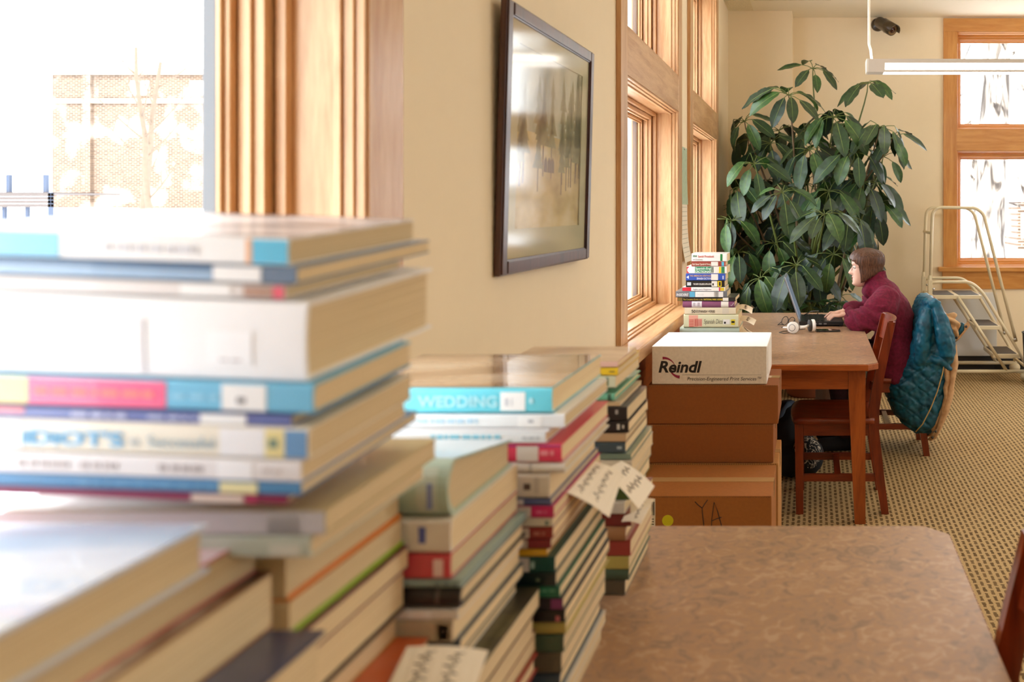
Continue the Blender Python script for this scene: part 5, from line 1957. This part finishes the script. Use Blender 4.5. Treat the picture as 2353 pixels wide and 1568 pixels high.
# subdivide the loft vertically so the quilting can be pressed in
fine = []
for a, b in zip(rings, rings[1:]):
    for t in [x / 8 for x in range(8)]:
        fine.append([p.lerp(q, t) for p, q in zip(a, b)])
fine.append(rings[-1])
out = []
for r in fine:
    c = sum(r, Vector()) / len(r)
    rr = []
    for j, p in enumerate(r):
        g = p + CP
        d = (p - c)
        d.z = 0
        d = d.normalized() if d.length > 1e-6 else Vector((1, 0, 0))
        s1 = g.z * 1.0 + (g.x + g.y * .35) * .75
        s2 = g.z * 1.0 - (g.x + g.y * .35) * .75
        q1 = abs(((s1 / .085) % 1) - .5) * 2
        q2 = abs(((s2 / .085) % 1) - .5) * 2
        quilt = .017 * (min(1, (1 - q1) * 5.0) ** .7 * min(1, (1 - q2) * 5.0) ** .7 - 1)
        fold = .022 * noise.noise(Vector((g.x * 6 + g.y * 3, g.y * 6, g.z * 2.2))) + .008 * noise.noise(g * 22)
        rr.append(p + d * (quilt + fold * min(1, (g.z - .15) * 3)))
    out.append(rr)
cm_.ring_loft(out)
def crv(pts, Y):
    return [at(u, v, Y + dy) - CP for u, v, dy in pts]
# arm-hole: two thick folds of lining either side of a deep slit, fused with the quilted side
m = cm_
m.tube(crv([(2128, 712, .02), (2124, 745, .0), (2120, 790, .0), (2116, 830, .01), (2112, 850, .03)], 5.085), [.03, .045, .05, .04, .015], None, 14)
m.tube(crv([(2152, 704, .02), (2163, 740, .0), (2172, 780, -.01), (2178, 812, .0), (2180, 835, .02)], 5.08), [.03, .05, .056, .05, .02], None, 14)
m.tube(crv([(2134, 700, .0), (2146, 697, .0), (2158, 703, .0)], 5.10), [.022, .03, .03], None, 12)
m.tube(crv([(2112, 838, .02), (2140, 826, .0), (2164, 832, .0), (2186, 850, .02)], 5.075), [.012, .022, .024, .012], None, 12)
remeshed(m, 'quilted_lining', TEAL, .0052, 1, coat, lambda co, n: co + n * (.006 * noise.noise(Vector(((co.x + co.z * .4) * 34, co.y * 20, (co.z - co.x * .3) * 16))) + .0035 * noise.noise((co + CP) * 48)))
# tan shell wrapping the outer (right) side and hem
rings = []
for v, ul, ur, hd in CS[5:]:
    x1, z = px(ur, v)
    wv = .010 * math.sin(v * .21)
    xs = x1 + .024 + wv
    ring = []
    for a in range(-9, 10):
        t = a / 9 * 1.35
        ring.append(Vector((xs - .10 * (1 - math.cos(t)), 5.33 + (hd + .012) * math.sin(t), z - .012)) - CP)
    for a in range(9, -10, -1):
        t = a / 9 * 1.35
        ring.append(Vector((xs - .012 - .10 * (1 - math.cos(t)), 5.33 + (hd + .002) * math.sin(t), z - .012)) - CP)
    rings.append(ring)
MB().ring_loft(rings).build('outer_shell', TANF, coat)
# near front edge of the shell: tan strip with a zip cord and snaps
st = [(2196, 795, 0), (2198, 840, 0), (2194, 880, 0), (2186, 915, 0), (2177, 950, 0), (2165, 985, 0), (2146, 1012, 0)]
m = MB()
rings = []
for k, (u, v, d) in enumerate(st):
    wv = .022 + .006 * math.sin(k * 2.2)
    p = at(u - 6, v, 5.10) - CP
    rings.append([p + Vector((-wv, .0, 0)), p + Vector((0, -.012, 0)), p + Vector((wv, .0, .006)), p + Vector((0, .03, 0))])
m.ring_loft(rings)
m.build('shell_edge', TANF, coat)
MB().tube([at(u, v, 5.075) - CP for u, v in ((2172, 822), (2166, 858), (2154, 900), (2138, 940), (2120, 975), (2104, 993))], .0035, flat((196, 160, 96), .5), 8).build('zip_cord', None, coat)
for u, v in ((2143, 1006), (2150, 992)):
    MB().ball(at(u, v, 5.07) - CP, .008, DARKM, 10).build('snap_button', None, coat)
# sleeve end sticking out at the shoulder: crumpled tan cuff, teal lining, snap flap
def crumple(co, n):
    g = co + CP
    return co + n * (.016 * noise.noise(Vector((g.x * 18 + g.z * 22, g.y * 9, g.z * 9))) + .008 * math.sin(75 * (g.x + g.z * 1.3) + 3 * noise.noise(g * 14)))
m = MB()
m.tube([at(u, v, 5.14) - CP for u, v in ((2160, 730), (2176, 742), (2192, 750), (2200, 748))], [.05, .068, .074, .058], None, 16)
m.tube([at(u, v, 5.12) - CP for u, v in ((2168, 745), (2178, 765), (2188, 772))], [.03, .04, .02], None, 14)
remeshed(m, 'sleeve', TANF, .006, 5, coat, crumple)
m = MB()
m.tube([at(u, v, 5.13) - CP for u, v in ((2192, 772), (2206, 758), (2216, 744))], [.03, .042, .03], None, 14, flat_=.6)
remeshed(m, 'cuff_lining', TEAL, .006, 4, coat)
m = MB()
rings = []
for u, v, wd in ((2184, 792, .034), (2194, 786, .04), (2208, 770, .036), (2222, 752, .026), (2220, 742, .016)):
    p = at(u, v, 5.10) - CP
    rings.append([p + Vector((-wd * .7, 0, -wd * .7)), p + Vector((-wd * .6, -.008, -wd * .6)), p + Vector((wd * .7, -.008, wd * .5)), p + Vector((wd * .7, 0, wd * .5))])
m.ring_loft(rings, None, False).build('cuff_flap', TANF, coat)
for u, v in ((2198, 777), (2220, 751)):
    MB().ball(at(u, v, 5.08) - CP, .008, DARKM, 10).build('snap_button', None, coat)
MB().tube([at(u, v, 5.15) - CP for u, v in ((2152, 698), (2158, 702))], .008, flat((170, 40, 50), .6), 8).build('hanging_loop', None, coat)

# ------------------------------------------------------------------ laptop and the small things on the far table
lap = tag(empty('laptop', (-.09, 5.28, TZ + .001)), 'open black and silver laptop in front of the seated person', 'laptop')
LB = flat((30, 30, 32), .35, .05)
LS = flat((150, 156, 164), .3, .03, metal=.5)
MB().box(0, .27, 0, .36, .006, .030, None, .004).build('base', LB, lap)
MB().box(.16, .262, .006, .354, .030, .0308).build('palm_rest', flat((70, 68, 70), .4), lap)
m = MB()
for i in range(5):
    for j in range(14):
        m.box(.035 + .0235 * i, .055 + .0235 * i, .02 + .0232 * j, .0405 + .0232 * j, .0302, .0338, None, .001)
m.build('keys', flat((22, 22, 24), .4), lap)
m = MB()
for j in range(3):
    m.box(.09 + .03 * j, .108 + .03 * j, -.0006, .001, .012, .02)
m.build('side_ports', flat((120, 120, 122), .4), lap)
for k in range(4):
    MB().cyl(((.02, .25, .02, .25)[k], (.02, .02, .34, .34)[k], 0), .008, .0065, 'Z', BLACK, 10).build('rubber_foot', None, lap)
sc_ = MB()
Ms = Matrix.Translation((.008, 0, .03)) @ Matrix.Rotation(math.radians(-19), 4, 'Y')
sc_.box(-.009, 0, 0, .36, 0, .285, LS, .003, Ms)
scr = sc_.build('screen', None, lap)
sc2 = MB().box(0, .0006, .012, .348, .014, .272, None, 0, Ms).build('display', emit((176, 190, 206), .3, 'display_glow'), scr)
MB().box(-.0005, .0012, 0, .36, 0, .012, None, 0, Ms).build('hinge', BLACK, lap)

hd = tag(empty('headphones', (-.1, 5.03, TZ)), 'white headphones lying on the far table in front of the laptop', 'headphones')
WHT = flat((244, 243, 240), .35, .02)
GREY = flat((140, 128, 116), .6)
def disc(c, r, th, ax, mm, nm, par=hd):
    c, ax = Vector(c), Vector(ax).normalized()
    return MB().tube([c - ax * th / 2, c - ax * th * .35, c + ax * th * .35, c + ax * th / 2], [r * .9, r, r, r * .88], mm, 24).build(nm, None, par)
disc((-.02, -.045, .034), .034, .022, (.35, -1, .1), WHT, 'ear_cup')
disc((-.012, -.026, .034), .032, .022, (.35, -1, .1), GREY, 'ear_cushion')
disc((-.0245, -.058, .035), .020, .003, (.35, -1, .1), flat((120, 128, 136), .4), 'cup_ring')
disc((-.0248, -.059, .035), .017, .003, (.35, -1, .1), WHT, 'cup_plate')
disc((.095, .02, .038), .036, .02, (1, .25, 0), WHT, 'ear_cup')
disc((.078, .016, .038), .034, .018, (1, .25, 0), flat((52, 48, 46), .6), 'ear_cushion')
MB().tube([(-.02, -.04, .05), (-.055, -.02, .03), (-.075, .05, .022), (-.02, .10, .02), (.06, .10, .022), (.10, .06, .03), (.098, .03, .05)], .0085, WHT, 10, flat_=.6).build('head_band', None, hd)
MB().tube([(.02, -.03, .03), (.05, -.015, .035), (.075, .005, .04)], .008, WHT, 10).build('folding_arm', None, hd)
MB().tube([(-.03, -.05, .008), (-.07, -.06, .003), (-.10, -.02, .003), (-.08, .03, .003), (-.02, .05, .003), (.05, .13, .003)], .002, DARKM, 6).build('cable', None, hd)

ph = tag(empty('phone', at(1905, 762, 5.07) * 1.0), 'black phone lying face up beside the headphones', 'phone')
ph.location = (.085, 5.04, TZ + .0005)
ph.rotation_euler = (0, 0, .1)
MB().box(-.07, .07, 0, .07, 0, .009, None, .003).build('body', flat((58, 56, 56), .3, metal=.6), ph)
MB().box(-.067, .067, .002, .068, .0085, .0097, None, .0005).build('screen', flat((18, 18, 20), .08, coat=1), ph)

gs = tag(empty('reading_glasses', (-.165, 5.28, TZ)), 'black-rimmed folded glasses left of the laptop screen', 'glasses')
m = MB()
for k, (cx, cz) in enumerate(((-.01, .035), (.03, .03))):
    m.tube([(cx + .022 * math.cos(a) * .9, .01 * k + .008 * math.sin(a), cz + .024 * math.sin(a) + .3 * .022 * math.cos(a)) for a in [2 * PI * q / 18 for q in range(19)]], .0022, None, 7)
m.build('rim', BLACK, gs)
MB().tube([(.05, .01, .04), (.02, -.05, .012), (-.03, -.07, .004)], .002, BLACK, 7).build('temple', None, gs)
MB().tube([(-.03, .0, .03), (-.055, .03, .006), (-.02, .08, .003)], .002, BLACK, 7).build('temple', None, gs)
cb = tag(MB().tube([(-.06, 5.42, TZ + .05), (-.02, 5.50, TZ + .062), (.03, 5.64, TZ + .05), (.02, 5.70, TZ + .01), (.06, 5.72, TZ + .003), (.12, 5.70, TZ + .003)], .003, BLACK, 7).build('laptop_cable'), 'thin black cable beside the far edge of the laptop', 'cable')
cb.data.transform(Matrix.Translation((0, .03, -.0)))
# ------------------------------------------------------------------ rolling step ladder by the back wall
YNR, YFR = 7.38, 7.80
XLD = 1.02
ld = tag(empty('step_ladder', (1.3, 7.59, 0)), 'putty-coloured rolling step ladder with handrails under the back window', 'ladder')
LO = ld.location.copy()


def arcpath(pts, rad):
    """polyline in (x, z) with rounded corners"""
    out = [Vector(pts[0])]
    for a, b, c in zip(pts, pts[1:], pts[2:]):
        a, b, c = Vector(a), Vector(b), Vector(c)
        d1, d2 = (a - b).normalized(), (c - b).normalized()
        r = min(rad, (a - b).length * .45, (c - b).length * .45)
        p, q = b + d1 * r, b + d2 * r
        for k in range(7):
            t = k / 6
            out.append(p * (1 - t) ** 2 + b * 2 * t * (1 - t) + q * t * t)
    out.append(Vector(pts[-1]))
    return out


def rail(name, pts, y, r=.0135, rad=.12, par=ld):
    return MB().tube([Vector((x, y, z)) - LO for x, z in arcpath(pts, rad)], r, PUTTY, 10).build(name, None, par)


for y in (YNR, YFR):
    rail('handrail', [(.985, .66), (1.0, 1.30), (1.01, 1.478), (1.375, 1.472), (1.44, 1.42), (1.715, .34)], y, .014, .09)
    rail('stringer', [(1.0, .835), (1.06, .845), (1.33, .845), (1.43, .76), (1.735, .26), (1.80, .14), (1.80, .06)], y, .0135, .10)
    rail('lower_brace', [(1.22, .72), (1.645, .075)], y, .0135)
    rail('base_rail', [(.985, .085), (1.82, .085)], y, .016)
    rail('rear_post', [(.985, .09), (.985, .90)], y, .0165)
    MB().box(.967, 1.004, y - .02, y + .02, .70, .86, None, .003, Matrix.Translation(-LO)).build('post_sleeve', PUTTY, ld)
    MB().ball(Vector((1.012, y - .022, .785)) - LO, .011, STEEL, 10).build('bolt', None, ld)
    MB().ball(Vector((1.70, y - .02, .36)) - LO, .011, STEEL, 10).build('bolt', None, ld)
    MB().box(1.40, 1.44, 0, .001, 0, .001, None, 0, Matrix.Translation((0, y, .5)) @ Matrix.Translation(-LO))
    # caster under the front corner
    c = MB().ball(Vector((1.80, y, .045)) - LO, (.05, .045, .042), PUTTY, 16)
    c.build('caster_cover', None, ld)
    MB().cyl(Vector((1.80, y - .012, .024)) - LO, .0235, .024, 'Y', RUBBER, 18).build('caster_wheel', None, ld)
    MB().cyl(Vector((.985, y, .0)) - LO, .02, .08, 'Z', RUBBER, 14).build('rubber_foot', None, ld)
for nm, x, z in (('cross_bar', .985, .72), ('cross_bar', 1.805, .12), ('cross_bar', .99, 1.26), ('cross_bar', .985, .30)):
    MB().tube([Vector((x, YNR, z)) - LO, Vector((x, YFR, z)) - LO], .0125, PUTTY, 10).build(nm, None, ld)


def step(x0, x1, z, nm):
    s = MB().box(x0, x1, YNR - .005, YFR + .005, z - .035, z - .004, None, .004, Matrix.Translation(-LO)).build(nm, PUTTY, ld)
    w = (x1 - x0)
    n = 2 if w > .3 else 1
    for k in range(n):
        a = x0 + .02 + k * w / n
        MB().box(a, a + w / n - .04, YNR + .02, YFR - .02, z - .004, z - .0005, None, .001, Matrix.Translation(-LO)).build('tread_pad', RUBBER, s)


step(1.0, 1.425, .735, 'platform')
step(1.37, 1.585, .475, 'step')
step(1.52, 1.745, .235, 'step')

# pale panel standing against the wall behind the ladder
pn = tag(empty('grey_wall_panel', (1.36, YB - .05, 0)), 'pale grey flat panel against the back wall behind the ladder', 'heater')
MB().box(-.36, .30, 0, .05, .13, .705, None, .004).build('body', flat((226, 226, 224), .5, .02), pn)
MB().box(-.36, .30, .004, .05, .115, .128).build('dark_base_strip', flat((40, 38, 36), .6), pn)  # dark strip along the lower edge of the panel
MB().box(-.34, .28, .01, .05, 0, .115).build('plinth', flat((46, 42, 40), .6), pn)

# dark bin at the right edge
bn = tag(empty('waste_bin', (1.838, 7.2, 0)), 'dark waste bin at the right edge beside the step ladder', 'bin')
MB().ring_loft([[(r_ * math.cos(2 * PI * j / 24), r_ * math.sin(2 * PI * j / 24), z) for j in range(24)] for r_, z in ((.09, 0), (.11, .43), (.113, .44), (.105, .44), (.085, .02))], BLACK).build('bin_body', None, bn)
MB().tube([(.112 * math.cos(2 * PI * j / 24), .112 * math.sin(2 * PI * j / 24), .44) for j in range(25)], .005, BLACK, 8).build('bin_rim', None, bn)

# backpack on the carpet under the far table
bp = tag(empty('backpack', (-.06, 4.77, 0)), 'black backpack on the carpet under the far table, left of the empty chair', 'bag')
m = MB()
m.ball((-.09, .08, .19), (.15, .17, .21), None, 22)
m.ball((-.07, .03, .11), (.15, .16, .115), None, 20)
m.ball((.02, -.04, .12), (.10, .09, .11), None, 18)
remeshed(m, 'main_body', flat((22, 22, 25), .7, .2, 30, .2), .009, 5, bp, lambda co, n: co + n * .008 * noise.noise(co * 16))
PT = ramp_noise('patterned_cloth', [(.47, (20, 20, 22)), (.50, (206, 196, 176)), (.53, (206, 196, 176)), (.56, (20, 20, 22))], 26, .8, (1, 1, 1), 3, distort=1.5)
m = MB()
m.ball((.02, -.075, .14), (.085, .06, .10), None, 18)
remeshed(m, 'patterned_pocket', PT, .008, 4, bp)
MB().tube([(-.16, .0, .10), (-.155, -.04, .22), (-.12, -.03, .34), (-.08, .02, .39), (-.05, .08, .38)], .018, flat((70, 84, 100), .7), 10, flat_=.5).build('shoulder_strap', None, bp)
